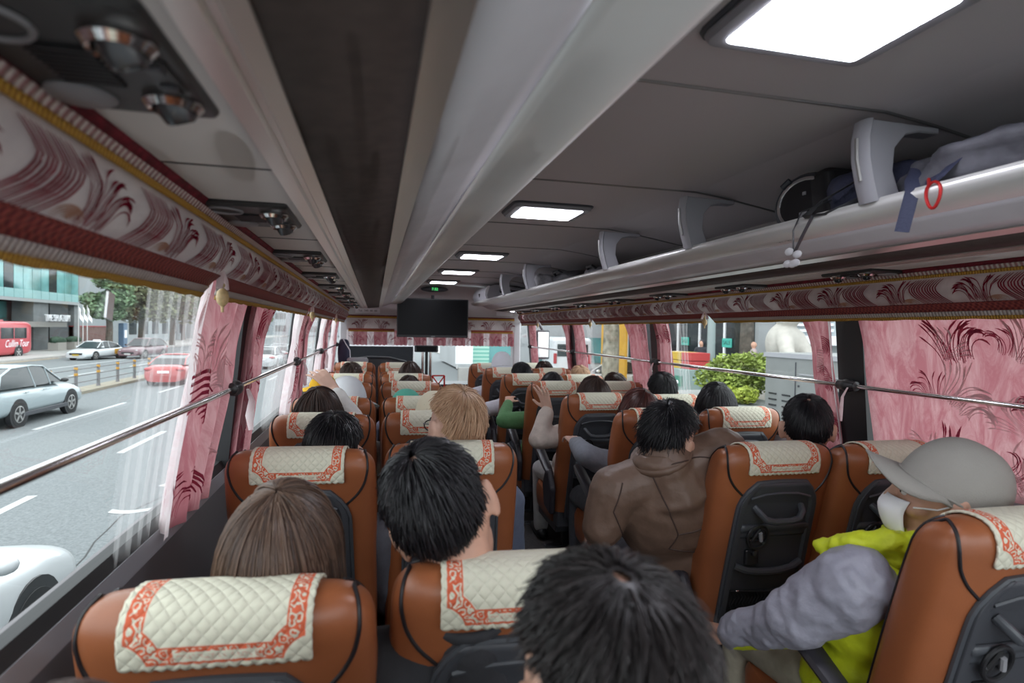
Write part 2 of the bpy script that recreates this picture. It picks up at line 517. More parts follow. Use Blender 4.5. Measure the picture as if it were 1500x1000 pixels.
# front bulkhead sides and windscreen
ws = MB(); ws.add([(-1.12, 7.75, .55), (1.12, 7.75, .55), (1.08, 7.55, 1.75), (-1.08, 7.55, 1.75)], [(0, 1, 2, 3)])
struct(ws.build('window_windscreen', M['glass'], smooth=False))
for sd in (-1, 1):
    struct(MB().box((1.12 * sd, 7.50, 1.1), (.10, .16, 1.3)).build('trim_post_%s' % ('left' if sd < 0 else 'right'), M['greypanel'], bevel=.015))
struct(MB().box((0, 7.95, .25), (2.4, .5, 1.0)).build('wall_front', M['dkgrey'], smooth=False))

# ================================================================== LUGGAGE RACKS
def rack(sd, lab):
    r = thing('luggage_rack', lab, 'luggage rack', (0, 0, 1.75), group=None)
    E = 7.0
    def loft(name, prof, m, y0=Y0, y1=E, smooth=True, thick=.008):
        q = MB(); n = len(prof)
        def pt(u, v):
            k = min(int(round(u * (n - 1))), n - 1); x, z = prof[k]
            return (x * sd, y0 + (y1 - y0) * v, z - 1.75)
        q.grid(pt, n - 1, 1)
        o = q.build(name, m, r, smooth=smooth, angle=50)
        md = o.modifiers.new('solid', 'SOLIDIFY'); md.thickness = thick; md.offset = 0
        return o
    loft('service_board', [(1.115, 1.742), (1.06, 1.736), (.884, 1.736)], M['servpanel'])
    loft('aluminium_strip', [(.884, 1.733), (.862, 1.733), (.858, 1.738), (.846, 1.738), (.842, 1.733), (.824, 1.734)], M['alu'], smooth=False)
    q = MB(); q.box((.852 * sd, (Y0 + E) / 2, 1.7365 - 1.75), (.011, E - Y0, .004)); q.build('groove', M['alu_dark'], r, smooth=False)
    loft('felt_panel', [(.826, 1.737), (.76, 1.743), (.694, 1.751)], M['brownpanel'])
    loft('aluminium_strip', [(.696, 1.747), (.68, 1.750), (.661, 1.754)], M['alu'], smooth=False)
    loft('vinyl_panel', [(.663, 1.757), (.62, 1.769), (.575, 1.789), (.5455, 1.802)], M['greypanel'])
    loft('front_lip', [(.548, 1.796), (.53, 1.7935), (.50, 1.793), (.47, 1.796), (.445, 1.802), (.428, 1.811), (.424, 1.820), (.432, 1.828), (.45, 1.829), (.475, 1.822), (.53, 1.815)], M['lip'])
    q = MB(); q.tube([(.4235 * sd, Y0, 1.8205 - 1.75), (.4235 * sd, E, 1.8205 - 1.75)], .003, 6); q.build('edge_strip', M['alu'], r)
    loft('rack_floor', [(.52, 1.817), (.62, 1.806), (1.11, 1.800)], M['ceil_dark'])
    loft('rear_liner', [(1.075, 1.80), (1.045, 1.83), (.885, 1.968)], M['ceil_dark'] if sd < 0 else M['greypanel'])
    # end cap that rounds the rack off towards the windscreen
    q = MB()
    q.prism([(x * sd, z - 1.75) for x, z in [(1.11, 1.742), (.884, 1.733), (.663, 1.755), (.548, 1.796), (.44, 1.803), (.425, 1.82), (.45, 1.829), (1.11, 1.806)]], E - .005, E + .03, 'y')
    q.build('end_cap', M['greypanel'], r, bevel=.012)
    return r
rackL = rack(-1, 'long overhead luggage rack above the left windows, brown felt strip underneath')
rackR = rack(1, 'long overhead luggage rack above the right windows, holding the bags')

# stickers with seat numbers on the right lip
for y, body in ((1.52, '30 - 29'), (2.27, '26 - 25'), (3.02, '22 - 21'), (3.75, '18 - 17'), (4.5, '14 - 13')):
    text('seat_number', body, M['black'], .020, (.4935, y, 1.7885 - 1.75), Euler((pi, 0, -pi / 2)).to_matrix().to_euler(), rackR, align='CENTER')

# rack brackets
def make_bracket():
    t = thing('rack_bracket', 'x', 'bracket')
    # outline in (x,z) relative to (0.45,1.82): curved web, thick front edge
    outer = [(-.028, 0), (-.044, .05), (-.056, .10), (-.058, .15), (-.05, .192)]
    inner = [(.15, .174), (.09, .174), (.05, .164), (.020, .13), (.016, .075), (.036, .025), (.055, 0)]
    q = MB(); q.prism(outer + [(.15, .190)] + inner, -.022, .022, 'y')
    q.build('web', M['bracket'], t, bevel=.004)
    q = MB()
    q.tube([(x - .002, 0, z) for x, z in outer], [.016] * 5, 8, flat=(1.75, .6))
    q.build('front_edge', M['bracket'], t)
    q = MB(); q.tube([(x - .0125, 0, z) for x, z in outer[1:4]], .005, 6); q.build('groove', M['alu_dark'], t)
    return t
bproto = make_bracket()
bk = kids(bproto)
BY = [1.14, 1.955, 2.755, 4.30, 5.15]
BN = ['beside the grey backpack', 'between the black bag and the wall vent', 'second beyond the black bag', 'by the dark bags near the front', 'nearest the front end cabinet']
LN = ['above the first window', 'above the second window', 'above the middle windows', 'above the fourth window', 'near the windscreen']
for i, y in enumerate(BY):
    o = bproto if i == 0 else copy_tree(bproto, None, bk)
    o.location = (.45, y, 1.822)
    tag(o, 'curved grey bracket on the right luggage rack, ' + BN[i], 'bracket', 'luggage rack brackets')
for i, y in enumerate(BY):
    o = copy_tree(bproto, None, bk); o.location = (-.45, y, 1.822); o.rotation_euler = (0, 0, pi)
    tag(o, 'curved grey bracket on the left luggage rack, ' + LN[i], 'bracket', 'luggage rack brackets')

# wall vents behind the right rack
for i, y in enumerate((1.86, 3.48)):
    t = thing('wall_vent', 'small slotted vent on the right rack back wall, ' + ('beside the second bracket' if i == 0 else 'by the dark bags near the front'), 'vent', (1.005, y, 1.862))
    rot = Euler((0, radians(-41), 0)).to_matrix()
    q = MB(); q.box((0, 0, 0), (.008, .12, .05), rot=rot); q.build('frame', M['midgrey'], t, smooth=False)
    q = MB()
    for k in range(5):
        p = rot @ Vector((-.006, -.045 + .018 * k, 0)); q.box(p, (.004, .009, .036), rot=rot)
    q.build('slot', M['black'], t, smooth=False)

# end cabinet (grey box) at the front of the right rack
t = thing('rack_cabinet', 'grey cabinet with a lock closing the front end of the right rack', 'cabinet', (.76, 6.55, 1.83))
q = MB()
q.prism([(-.31, 0), (-.33, .05), (-.325, .10), (-.29, .15), (-.22, .172), (.1, .14), (.28, .02), (.28, -.01)], -.42, .40, 'y')
q.build('body', M['bracket'], t, bevel=.012)
q = MB(); q.prism([(-.314, .004), (-.334, .05), (-.329, .10), (-.294, .154), (-.28, .15), (-.31, .05), (-.296, .004)], -.425, -.40, 'y'); q.build('door_edge', M['white'], t)
q = MB(); q.lathe([(.012, 0), (.012, .01), (.006, .013)], (-.333, -.1, .07), axis=(-1, 0, 0)); q.box((-.338, -.1, .055), (.008, .012, .03)); q.build('lock', M['black'], t)

# ================================================================== SERVICE PANELS
M['panel_plate'] = mat('panel_plate', (.028, .028, .029), .45)
M['nozzle'] = mat('nozzle_ball', (.10, .10, .105), .25, metal=.6)
def make_panel():
    t = thing('service_panel', 'x', 'service panel')
    q = MB(); q.rbox((0, 0, -.004), (.150, .225, .012), .012); q.build('plate', M['panel_plate'], t)
    q = MB()
    for k in range(9): q.box((-.012, -.034 + .0085 * k, -.0115), (.05, .003, .004))
    q.build('speaker_grille', M['black'], t)
    for y in (-.058, .066):
        q = MB(); q.lathe([(.026, 0), (.027, -.006), (.022, -.012), (.019, -.010), (.019, -.004)], (.042, y, -.009), 20); o = q.build('nozzle_ring', M['chrome'], t)
        rot = Euler((.35, -.3, 0)).to_matrix()
        q = MB(); q.lathe([(.018, .0), (.0175, -.010), (.014, -.020), (.011, -.022), (.010, -.015), (.001, -.013)], (.042, y, -.010), 16, axis=rot @ Vector((0, 0, 1)))
        for a in range(3): q.box(Vector((.042, y, -.026)), (.02, .003, .006), rot=Euler((0, 0, a * pi / 3)).to_matrix())
        q.build('nozzle_ball', M['nozzle'], o)
    q = MB(); q.lathe([(.030, 0), (.030, -.003), (.026, -.006), (.001, -.007)], (-.040, .072, -.009), 20); q.build('reading_lens', M['midgrey'], t)
    q = MB(); pts = [(-.044 + .03 * cos(a), -.066 + .03 * sin(a), -.011) for a in [2 * pi * k / 20 for k in range(21)]]
    q.tube(pts, .003, 6, caps=False); q.build('lamp_ring', M['midgrey'], t)
    q = MB(); q.rbox((.052, .005, -.011), (.024, .066, .005), .006); q.build('button_strip', M['black'], t)
    for k in range(2):
        q = MB(); q.rbox((.052, -.014 + .038 * k, -.0145), (.015, .018, .004), .004); q.build('button', M['dkgrey'], t)
    return t
pp = make_panel(); pk = kids(pp); pkk = {k: kids(k) for k in pk}
def copy_panel():
    c = pp.copy(); C.objects.link(c)
    for k in pk:
        d = k.copy(); C.objects.link(d); d.parent = c
        for e in pkk[k]:
            g = e.copy(); C.objects.link(g); g.parent = d
    return c
ordn = ['nearest', 'second', 'third', 'fourth', 'fifth', 'sixth', 'seventh', 'eighth', 'ninth']
for i in range(9):
    o = pp if i == 0 else copy_panel()
    o.location = (-.972, .565 + .695 * i, 1.731)
    tag(o, 'dark service panel with chrome air nozzles under the left rack, %s from the camera' % ordn[i], 'service panel', 'service panels')
for i in range(9):
    o = copy_panel(); o.location = (.975, 1.02 + .695 * i, 1.731); o.rotation_euler = (0, 0, pi)
    tag(o, 'dark service panel with air nozzles under the right rack, %s from the camera' % ordn[i], 'service panel', 'service panels')
for sd in (-1, 1):
    for i in range(9):
        q = MB(); q.box((.97 * sd, .91 + .695 * i, 1.7315 - 1.75), (.176, .003, .002)); q.build('panel_gap', M['black'], rackL if sd < 0 else rackR, smooth=False)

# ================================================================== CEILING LAMPS
def make_lamp():
    t = thing('ceiling_lamp', 'x', 'lamp')
    q = MB(); q.rbox((0, 0, -.010), (.345, .27, .022), .03); q.build('frame', M['midgrey'], t)
    q = MB(); q.rbox((0, 0, -.0205), (.275, .215, .006), .012); q.build('diffuser', M['lampdiff'], t)
    q = MB(); q.rbox((0, 0, -.002), (.36, .285, .012), .035); q.build('base', M['dkgrey2'], t)
    return t
lp = make_lamp(); lk = kids(lp)
for i, (y, nm) in enumerate(((.80, 'closest to the camera'), (2.44, 'second along the aisle'), (4.03, 'third along the aisle'), (5.22, 'fourth along the aisle'), (6.4, 'nearest the clock'), (-.55, 'behind the camera'))):
    o = lp if i == 0 else copy_tree(lp, None, lk)
    o.location = (0.0, y, 2.04)
    tag(o, 'square white ceiling lamp in a grey frame, ' + nm, 'lamp', 'aisle ceiling lamps')

# ================================================================== TELEVISION, CLOCK, STICKER
t = thing('television', 'black flat television hanging over the front curtain', 'television', (-.055, 6.95, 1.63))
q = MB(); q.rbox((0, 0, 0), (.86, .47, .035), .012, rot=Euler((radians(90), 0, 0)).to_matrix()); q.build('housing', M['black'], t)
q = MB(); q.box((0, -.0185, .008), (.835, .002, .43)); q.build('screen', M['screen'], t, smooth=False)
q = MB(); q.box((0, -.0195, -.222), (.05, .002, .006)); q.build('badge', M['midgrey'], t, smooth=False)
q = MB(); q.box((0, .03, .0), (.3, .05, .25)); q.tube([(0, .04, .05), (0, .06, .28)], .02); q.build('mount', M['dkgrey'], t)
t = thing('clock', 'oval black digital clock reading 7:32 under the front ceiling', 'clock', (-.035, 7.02, 1.985))
q = MB(); q.ell((0, 0, 0), (.17, .05, .035), 24, 10); q.build('case', M['dkgrey'], t)
text('digits', '7:32', M['led'], .045, (0, -.0515, -.002), (radians(90), 0, 0), t, ext=.001)
t = thing('notice', 'white notice strip with printed phone number above the front curtain', 'notice', (-.83, 7.362, 1.712))
q = MB(); q.box((0, 0, 0), (.30, .006, .062)); q.build('sheet', M['paper'], t, smooth=False)
text('lettering', 'Tel.  749  00  00', M['dkgrey'], .034, (0, -.0045, 0), (radians(90), 0, 0), t)
o = MB().box((.93, 7.362, 1.712), (.22, .006, .05)).build('notice', M['paper'], smooth=False)
tag(o, 'blank pale strip on the header right of the television', 'notice')
o = MB().lathe([(.035, 0), (.035, -.008), (.028, -.012), (.001, -.013)], (.93, 6.9, 1.742), 16).build('spot_lamp', M['lampdiff']); tag(o, 'small round spot lamp under the front end of the right rack', 'lamp')

# ================================================================== RAILS
for sd, ys in ((-1, (.35, 2.02, 3.53, 5.06, 7.06)), (1, (.25, 1.97, 3.65, 5.36, 6.96))):
    t = thing('window_rail', 'chrome handrail running along the %s windows with black clamps' % ('left' if sd < 0 else 'right'), 'handrail', (1.18 * sd, 0, 1.295))
    q = MB(); q.tube([(0, Y0, 0), (0, ys[-1], 0)], .0095, 12); q.build('rod', M['chrome'], t)
    for y in ys:
        q = MB(); q.lathe([(.012, -.05), (.02, -.045), (.021, -.02), (.026, -.012), (.026, .012), (.021, .02), (.02, .045), (.012, .05)], (0, y, 0), 14, axis=(0, 1, 0))
        q.cap((0, y, 0), (.045 * sd, y, -.005), .016, .02, 10)
        q.build('clamp', M['black'], t)
# ================================================================== VALANCES AND CURTAINS
def stroke(mb, fmap, pts, w, mi, off):
    """one brush stroke of a woven print, lying on fmap(s,t)"""
    N = len(pts); vs = []
    for i, (s, t) in enumerate(pts):
        a = pts[max(i - 1, 0)]; b = pts[min(i + 1, N - 1)]
        dx, dy = b[0] - a[0], b[1] - a[1]; L = sqrt(dx * dx + dy * dy) or 1
        k = w[i] / 2
        vs.append(fmap(s - dy / L * k, t + dx / L * k, off)); vs.append(fmap(s + dy / L * k, t - dx / L * k, off))
    mb.add(vs, [(2 * i, 2 * i + 1, 2 * i + 3, 2 * i + 2) for i in range(N - 1)], mi)

def plume(mb, fmap, s0, t0, size, mi, off, flip=1, n=24, curl=1.0, rnd=RND, clip=None, rot=0.0):
    """crest of strands: rise from a narrow foot and break over to one side, ending in drops"""
    for i in range(n):
        f = i / (n - 1)
        x = (f - .5) * .62 * size; y = rnd.uniform(0, .13) * size
        ang = radians(96 - 12 * f + rnd.uniform(-4, 4))
        L = size * (1.0 - .35 * abs(f - .35) + rnd.uniform(-.1, .06))
        bend = radians(40 + 130 * f) * curl * rnd.uniform(.85, 1.1)
        if f < .3: bend = radians(-25 - 40 * (1 - f / .3)) * curl
        K = 9; pts = []; ws = []
        base = size * .021
        for k in range(K + 1):
            u = k / K
            pts.append((s0 + flip * (x * cos(rot) - y * sin(rot)), t0 + x * sin(rot) + y * cos(rot)))
            ws.append(base * (.75 + .45 * u) if k < K else base * .3)
            if k >= K - 2 and k < K: ws[-1] = base * 1.9
            a = ang - bend * u ** 1.6 + .12 * sin(u * 5 + i)
            x += cos(a) * L / K; y += sin(a) * L / K
        if clip:
            q = [(p, w) for p, w in zip(pts, ws) if clip[0] < p[1] < clip[1]]
            if len(q) < 3: continue
            pts = [p for p, w in q]; ws = [w for p, w in q]
        stroke(mb, fmap, pts, ws, mi, off)

def swirl(mb, fmap, s0, t0, size, mi, off, a0=0.0, a1=pi, n=12, rnd=RND, clip=None, sq=1.0):
    """concentric arcs like a breaking wave"""
    for i in range(n):
        r = size * (.12 + .88 * i / n); K = 10; pts = []; ws = []
        b0 = a0 + rnd.uniform(-.2, .2); b1 = a1 + rnd.uniform(-.35, .2)
        for k in range(K + 1):
            u = k / K; a = b0 + (b1 - b0) * u
            rr = r * (1 + .10 * sin(2.3 * a + i * .35))
            pts.append((s0 + rr * cos(a), t0 + sq * rr * sin(a)))
            ws.append(size * .055 * (.35 + sin(pi * min(max(u, .03), .97))))
        if clip:
            q = [(p, w) for p, w in zip(pts, ws) if clip[0] < p[1] < clip[1]]
            if len(q) < 3: continue
            pts = [p for p, w in q]; ws = [w for p, w in q]
        stroke(mb, fmap, pts, ws, mi, off)

# valance cross section: distance from the bus centre and height over t = 0 (top) .. 1 (bottom)
VP = [(0, 1.036, 1.7325), (.10, 1.044, 1.722), (.17, 1.054, 1.709), (.27, 1.058, 1.694), (.45, 1.052, 1.662), (.60, 1.064, 1.634), (.70, 1.083, 1.612), (.72, 1.092, 1.610), (.86, 1.104, 1.585), (.94, 1.112, 1.571), (1.0, 1.117, 1.560)]
def vpt(t):
    t = min(max(t, 0), 1)
    for (ta, xa, za), (tb, xb, zb) in zip(VP[:-1], VP[1:]):
        if t <= tb:
            k = (t - ta) / (tb - ta); return xa + (xb - xa) * k, za + (zb - za) * k
    return VP[-1][1:]

def valance(sd, notches, y0, y1, lab):
    v = thing('valance', lab, 'valance', (1.06 * sd, 0, 1.65))
    def P(y, t, off=0.0):
        x, z = vpt(t)
        # rounded return at the windscreen end
        e = max(0, (y - (y1 - .10)) / .10)
        return ((x - off + .05 * e * e) * sd - 1.06 * sd, y, z - 1.65)
    def strip(name, t0, t1, m, off, a=y0, b=y1, nt=2, ny=60, slant=0.0, wave=0.0, parent=v):
        q = MB()
        def f(u, w):
            t = t0 + (t1 - t0) * w
            s = slant * max(0, (t - .70) / .30)
            aa, bb = a + s, b - s
            y = aa + (bb - aa) * u
            return P(y, t + wave * sin(u * ny * 1.7) * w, off)
        q.grid(f, ny, nt)
        o = q.build(name, m, parent, angle=0)
        md = o.modifiers.new('solid', 'SOLIDIFY'); md.thickness = .004; md.offset = 0
        return o
    strip('crimson_edge', 0, .13, M['redtrim'], .002)
    strip('cream_braid', .115, .185, M['cream_braid'], .006)
    strip('gold_braid', .185, .25, M['gold'], .009)
    q = MB()
    fm = lambda s, t, off=0.0: P(s, t, off + .0022)
    q.grid(lambda u, w: P(y0 + (y1 - y0) * u, .22 + .50 * w, 0), 80, 10)
    def fmap(s, h, off):   # s metres along, h metres up from the lower edge of the print field
        return fm(s, .715 - h / .104 * .47, off)
    y = y0 + .12; k = 0
    while y < y1 - .1:
        if k % 2 == 0:
            plume(q, fmap, y, .003, .105, 1, .001, flip=1, n=22, clip=(.001, .101))
        else:
            plume(q, fmap, y, .098, .10, 1, .001, flip=1, n=20, curl=.5, clip=(.001, .101)) if False else None
            for i in range(11):
                x0 = y + (i - 5) * .0092 + RND.uniform(-.0018, .0018); K = 8
                pts = [(x0 + .034 * sin(j / K * 3.0) + .012 * (j / K), .004 + .092 * j / K) for j in range(K + 1)]
                stroke(q, fmap, pts, [.0012 + .0034 * sin(pi * (j + .5) / (K + 1)) for j in range(K + 1)], 1, .001)
            swirl(q, fmap, y + .10, .008, .035, 2, .001, 0, pi, 6, sq=.5, clip=(.001, .1))
        y += .135 if k % 2 == 0 else .15; k += 1
    o = q.build('print_fabric', [M['valfab'], M['plume'], M['plume_tan']], v, angle=0)
    ed = [y0] + list(notches) + [y1]
    for i in range(len(ed) - 1):
        a, b = ed[i] + .005, ed[i + 1] - .005
        w = strip('woven_band', .70, .86, M['redband'], .008, a, b, slant=.055, ny=30)
        strip('ribbed_band', .855, .945, M['whiteband'], .010, a, b, slant=.055, ny=30, parent=w)
        strip('fringe', .94, 1.0, M['gold'], .012, a, b, slant=.055, ny=60, wave=.015, parent=w)
    for n in notches:
        x, z = vpt(.74)
        q = MB(); c = Vector(((x - .02 - 1.06) * sd, n, z - 1.65))
        q.tube([c + Vector((0, 0, .012)), c + Vector((0, 0, -.02))], .002, 6)
        q.ell(c + Vector((0, 0, -.016)), (.006, .006, .006), 8, 6)
        q.lathe([(.004, .0), (.012, -.008), (.0145, -.020), (.012, -.033), (.004, -.042), (.003, -.055)], c + Vector((0, 0, -.022)), 12)
        o = q.build('tassel', M['tassel'], v)
        # white bow round the tassel cord
        q = MB()
        for s in (-1, 1):
            q.tube([c + Vector((0, s * .004, .016)), c + Vector((0, s * .018, -.004)), c + Vector((0, s * .030, -.024))], [.004, .008, .007], 6, flat=(1, .4))
        q.build('bow', M['curtain_edge'], o)
    return v
M['tassel'] = mat('tassel_bead', (.62, .44, .22), .35, var=.2, vscale=80)
valance(-1, (1.42, 3.32, 5.30), Y0, 7.28, 'long patterned valance with gold fringe over the left windows')
valance(1, (2.87, 4.63, 6.27), Y0, 7.20, 'long patterned valance with gold fringe over the right windows')

def lerp3(t, a, b, c, mid=.42):
    """a at the top, b at the rail, c at the bottom"""
    if t < mid: k = t / mid; k = k * k * (3 - 2 * k); return a + (b - a) * k
    k = (t - mid) / (1 - mid); k = k * k * (3 - 2 * k); return b + (c - b) * k

def curtain(name, lab, sd, L, R, pleats, amp, edge=None, zb=1.0, group=None, prints=(), cat='curtain', m=None, nt=26, inner=.045, tie=None):
    """L and R: (top, rail, bottom) positions along the bus of the two side edges"""
    zt = 1.735
    t = None
    def fm(s, tt, off=0.0):
        y = lerp3(tt, *L) * (1 - s) + lerp3(tt, *R) * s
        z = zt + (zb - zt) * tt
        wst = 1 - .35 * math.exp(-((tt - .42) / .12) ** 2)
        a = amp * wst * (sin(2 * pi * pleats * s + .6) + .35 * sin(2 * pi * pleats * 2.3 * s + 1.3 + tt)) 
        x = gx(z) - inner - max(-.025, a) - off
        return (x * sd, y, z)
    q = MB()
    nu = max(16, int(pleats * 10))
    q.grid(lambda u, v: fm(u, v), nu, nt)
    nf = nu * nt
    if edge:
        for j in range(nt):
            for i in range(nu):
                if edge[0] <= (i + .5) / nu <= edge[1]: q.m[j * nu + i] = 1
    wid = abs(R[0] - L[0]); ht = zt - zb
    def fmap(a, h, off):   # a metres along the cloth, h metres above the bottom
        return fm(min(max(a / wid, 0), 1), min(max(1 - h / ht, 0), 1), off + .0016)
    for pr in prints:
        k = pr[0]
        if k == 'plume': plume(q, fmap, pr[1], pr[2], pr[3], pr[4], 0.0, pr[5], pr[6], 1.0, RND, None, pr[7] if len(pr) > 7 else 0.0)
        else: swirl(q, fmap, pr[1], pr[2], pr[3], pr[4], 0.0, pr[5], pr[6], pr[7])
    o = q.build(name, m or [M['curtain'], M['curtain_edge'], M['print_red'], M['print_pale']], None, angle=0)
    tag(o, lab, cat, group)
    if tie is not None:
        y = tie; z = 1.27
        q = MB()
        x = (gx(z) - .105) * sd
        q.tube([(x, y, z + .02), (x - .01 * sd, y + .015, z - .02), (x, y + .03, z - .075), (x - .006 * sd, y + .022, z - .12)], [.008, .014, .018, .010], 8, flat=(1, .35))
        q.build('tie', [M['curtain_edge']], o)
    return o
def scatter_prints(seed, w, h, n, sz, mi=(2, 3)):
    r = random.Random(seed); out = []
    for i in range(n):
        a = r.uniform(.05, w - .05); b = r.uniform(.02, h - .05)
        if r.random() < .5: out.append(('plume', a, b, sz * r.uniform(.7, 1.2), r.choice(mi), r.choice((-1, 1)), 16))
        else: out.append(('swirl', a, b, sz * r.uniform(.5, .8), r.choice(mi), r.uniform(0, 1.5), r.uniform(2.5, 4.5), 9))
    return out
GC = 'rose window curtains'
curtain('window_curtain', 'rose curtain with a white lined edge, beside the nearest left pillar', -1, (1.655, 1.545, 1.49), (2.15, 2.03, 1.87), 3.2, .017, (0, .26), .985, GC,
        [('swirl', .20, .24, .16, 2, .5, 2.6, 9), ('plume', .10, .02, .13, 2, 1, 12), ('swirl', .24, .03, .12, 2, .2, 2.2, 8)] + scatter_prints(3, .49, .72, 9, .13, (3, 3, 3)), tie=2.03)
curtain('window_curtain', 'narrow rose curtain tied just beyond the nearest left pillar', -1, (2.27, 2.20, 2.16), (2.86, 2.52, 2.46), 4, .018, None, .985, GC, scatter_prints(5, .6, .72, 8, .12))
curtain('window_curtain', 'rose curtain with a white edge tied at the second left pillar', -1, (3.52, 3.42, 3.30), (4.75, 4.08, 4.0), 6, .02, (0, .2), .985, GC, scatter_prints(8, 1.2, .72, 12, .14), tie=3.55)
curtain('window_curtain', 'rose curtain with a white edge tied at the third left pillar', -1, (5.35, 5.05, 4.95), (6.35, 5.75, 5.6), 6, .02, (0, .3), .985, GC, scatter_prints(9, 1.0, .72, 9, .14), tie=5.08)
curtain('window_curtain', 'rose curtain with a white edge closest to the driver on the left', -1, (6.55, 6.35, 6.3), (7.3, 7.15, 7.1), 5, .02, (0, .35), .985, GC, scatter_prints(10, .8, .72, 6, .14))
SH = 'white sheer curtains'
SM = [M['sheer']] * 4
curtain('sheer_curtain', 'white sheer curtain hanging in the nearest left window', -1, (1.31, 1.31, 1.29), (1.70, 1.68, 1.64), 6, .008, None, 1.0, SH, [], 'curtain', SM, inner=.025)
curtain('sheer_curtain', 'white sheer curtain in the second left window, before the second pillar', -1, (2.88, 2.86, 2.84), (3.42, 3.40, 3.28), 6, .010, None, 1.0, SH, [], 'curtain', SM, inner=.025)
curtain('sheer_curtain', 'white sheer curtain in the third left window', -1, (4.5, 4.45, 4.4), (5.0, 4.95, 4.9), 5, .010, None, 1.0, SH, [], 'curtain', SM, inner=.025)
# right side
big = []
r_ = random.Random(31)
for i in range(5):
    for j in range(4):
        a = .10 + i * .27 + r_.uniform(-.05, .05); b = .05 + j * .185 + r_.uniform(-.03, .03)
        mi = 2 if (i + j) % 2 == 0 else 3
        fl = r_.choice((-1, 1)); rt_ = r_.uniform(-.9, .5)
        big.append(('plume', a, b, .17, mi, fl, 22, rt_))
        big.append(('plume', a + .07, b + .03, .11, 5 - mi, -fl, 14, rt_ + .6))
        if r_.random() < .5: big.append(('swirl', a - .02, b + .06, .055, mi, r_.uniform(-.3, .9), r_.uniform(2.0, 3.2), 6))
curtain('window_curtain', 'wide rose curtain drawn across the nearest right window', 1, (.42, .40, .40), (1.945, 1.895, 1.865), 9, .006, None, .985, GC, big)
curtain('window_curtain', 'narrow rose curtain gathered left of the nearest right pillar', 1, (2.05, 2.055, 2.02), (2.27, 2.17, 2.13), 3, .016, (0, .12), .985, GC, scatter_prints(12, .22, .72, 7, .13, (2, 2, 3)), tie=1.93)
curtain('window_curtain', 'rose curtain gathered on the near side of the second right pillar', 1, (3.50, 3.42, 3.42), (3.70, 3.62, 3.62), 3, .016, (0, .1), .985, GC, scatter_prints(13, .2, .72, 5, .14), tie=3.6)
curtain('window_curtain', 'rose curtain gathered on the far side of the second right pillar', 1, (3.80, 3.76, 3.76), (4.22, 4.06, 4.02), 4, .018, None, .985, GC, scatter_prints(14, .4, .72, 7, .14))
curtain('window_curtain', 'rose curtain gathered on the near side of the third right pillar', 1, (5.17, 5.02, 5.0), (5.38, 5.30, 5.28), 3, .016, None, .985, GC, scatter_prints(15, .2, .72, 4, .14))
curtain('window_curtain', 'rose curtain gathered on the far side of the third right pillar', 1, (5.48, 5.46, 5.46), (5.78, 5.58, 5.55), 3, .016, None, .985, GC, scatter_prints(16, .3, .72, 4, .14))
curtain('window_curtain', 'rose curtain hanging nearest the front door', 1, (6.72, 6.72, 6.72), (7.03, 7.0, 7.0), 4, .016, None, .985, GC, scatter_prints(17, .3, .72, 4, .14))
curtain('sheer_curtain', 'narrow white sheer beside the second right pillar', 1, (3.22, 3.26, 3.26), (3.44, 3.40, 3.40), 4, .008, None, 1.0, SH, [], 'curtain', SM, inner=.025)
curtain('sheer_curtain', 'narrow white sheer in the third right window beside the pillar', 1, (4.86, 4.9, 4.9), (5.12, 5.02, 5.0), 4, .008, None, 1.0, SH, [], 'curtain', SM, inner=.025)

# front curtain: patterned valance plus short pleated curtain over the windscreen
fv = thing('front_valance', 'patterned valance across the windscreen behind the television', 'valance', (0, 7.34, 1.56))
def fstrip(name, za, zb, m, off, x0=-1.08, x1=1.06):
    q = MB(); q.grid(lambda u, v: (x0 + (x1 - x0) * u, -off, za + (zb - za) * v - 1.56), 30, 2)
    o = q.build(name, m, fv, angle=0); md = o.modifiers.new('solid', 'SOLIDIFY'); md.thickness = .006; return o
fstrip('crimson_edge', 1.66, 1.645, M['redtrim'], .004)
fstrip('gold_braid', 1.645, 1.622, M['goldx'], .012)
q = MB(); q.grid(lambda u, v: (-1.08 + 2.14 * u, -.004, 1.63 - .16 * v - 1.56), 30, 3)
ffm = lambda s, h, off: (s - 1.08, -.0065, h + 1.485 - 1.56)
for k in range(8):
    plume(q, ffm, .16 + .27 * k, .0, .13, 1, 0, 1 if k % 2 else -1, 20, clip=(0, .14))
q.build('print_fabric', [M['valfab'], M['plume']], fv, angle=0)
for a, b in ((-1.06, -.50), (-.42, .40), (.48, 1.04)):
    fstrip('woven_band', 1.492, 1.468, M['redbandx'], .010, a, b); fstrip('gold_fringe', 1.468, 1.452, M['goldx'], .012, a, b)
q = MB()
def fc(u, v):
    x = -1.08 + 2.14 * u
    return (x, 7.36 + .018 * sin(u * 2 * pi * 26) + .008 * sin(u * 61), 1.485 - (.195 + .010 * abs(sin(u * pi * 40))) * v)
q.grid(fc, 208, 6)
for i in range(208):
    for j in range(6):
        if (i // 8) % 3 == 0: q.m[j * 208 + i] = 1
for k in range(11):
    plume(q, lambda s, h, off: (lambda p: (p[0], p[1] - .0035, p[2]))(fc(min(max(s / 2.14, 0), 1), min(max(1 - h / .195, 0), 1))), .12 + .195 * k, .01, .13, 2, 0, 1, 14)
o = q.build('front_curtain', [M['curtain'], M['curtain_edge'], M['print_red']], None, angle=0)
tag(o, 'short pleated rose curtain with a scalloped hem across the windscreen', 'curtain')
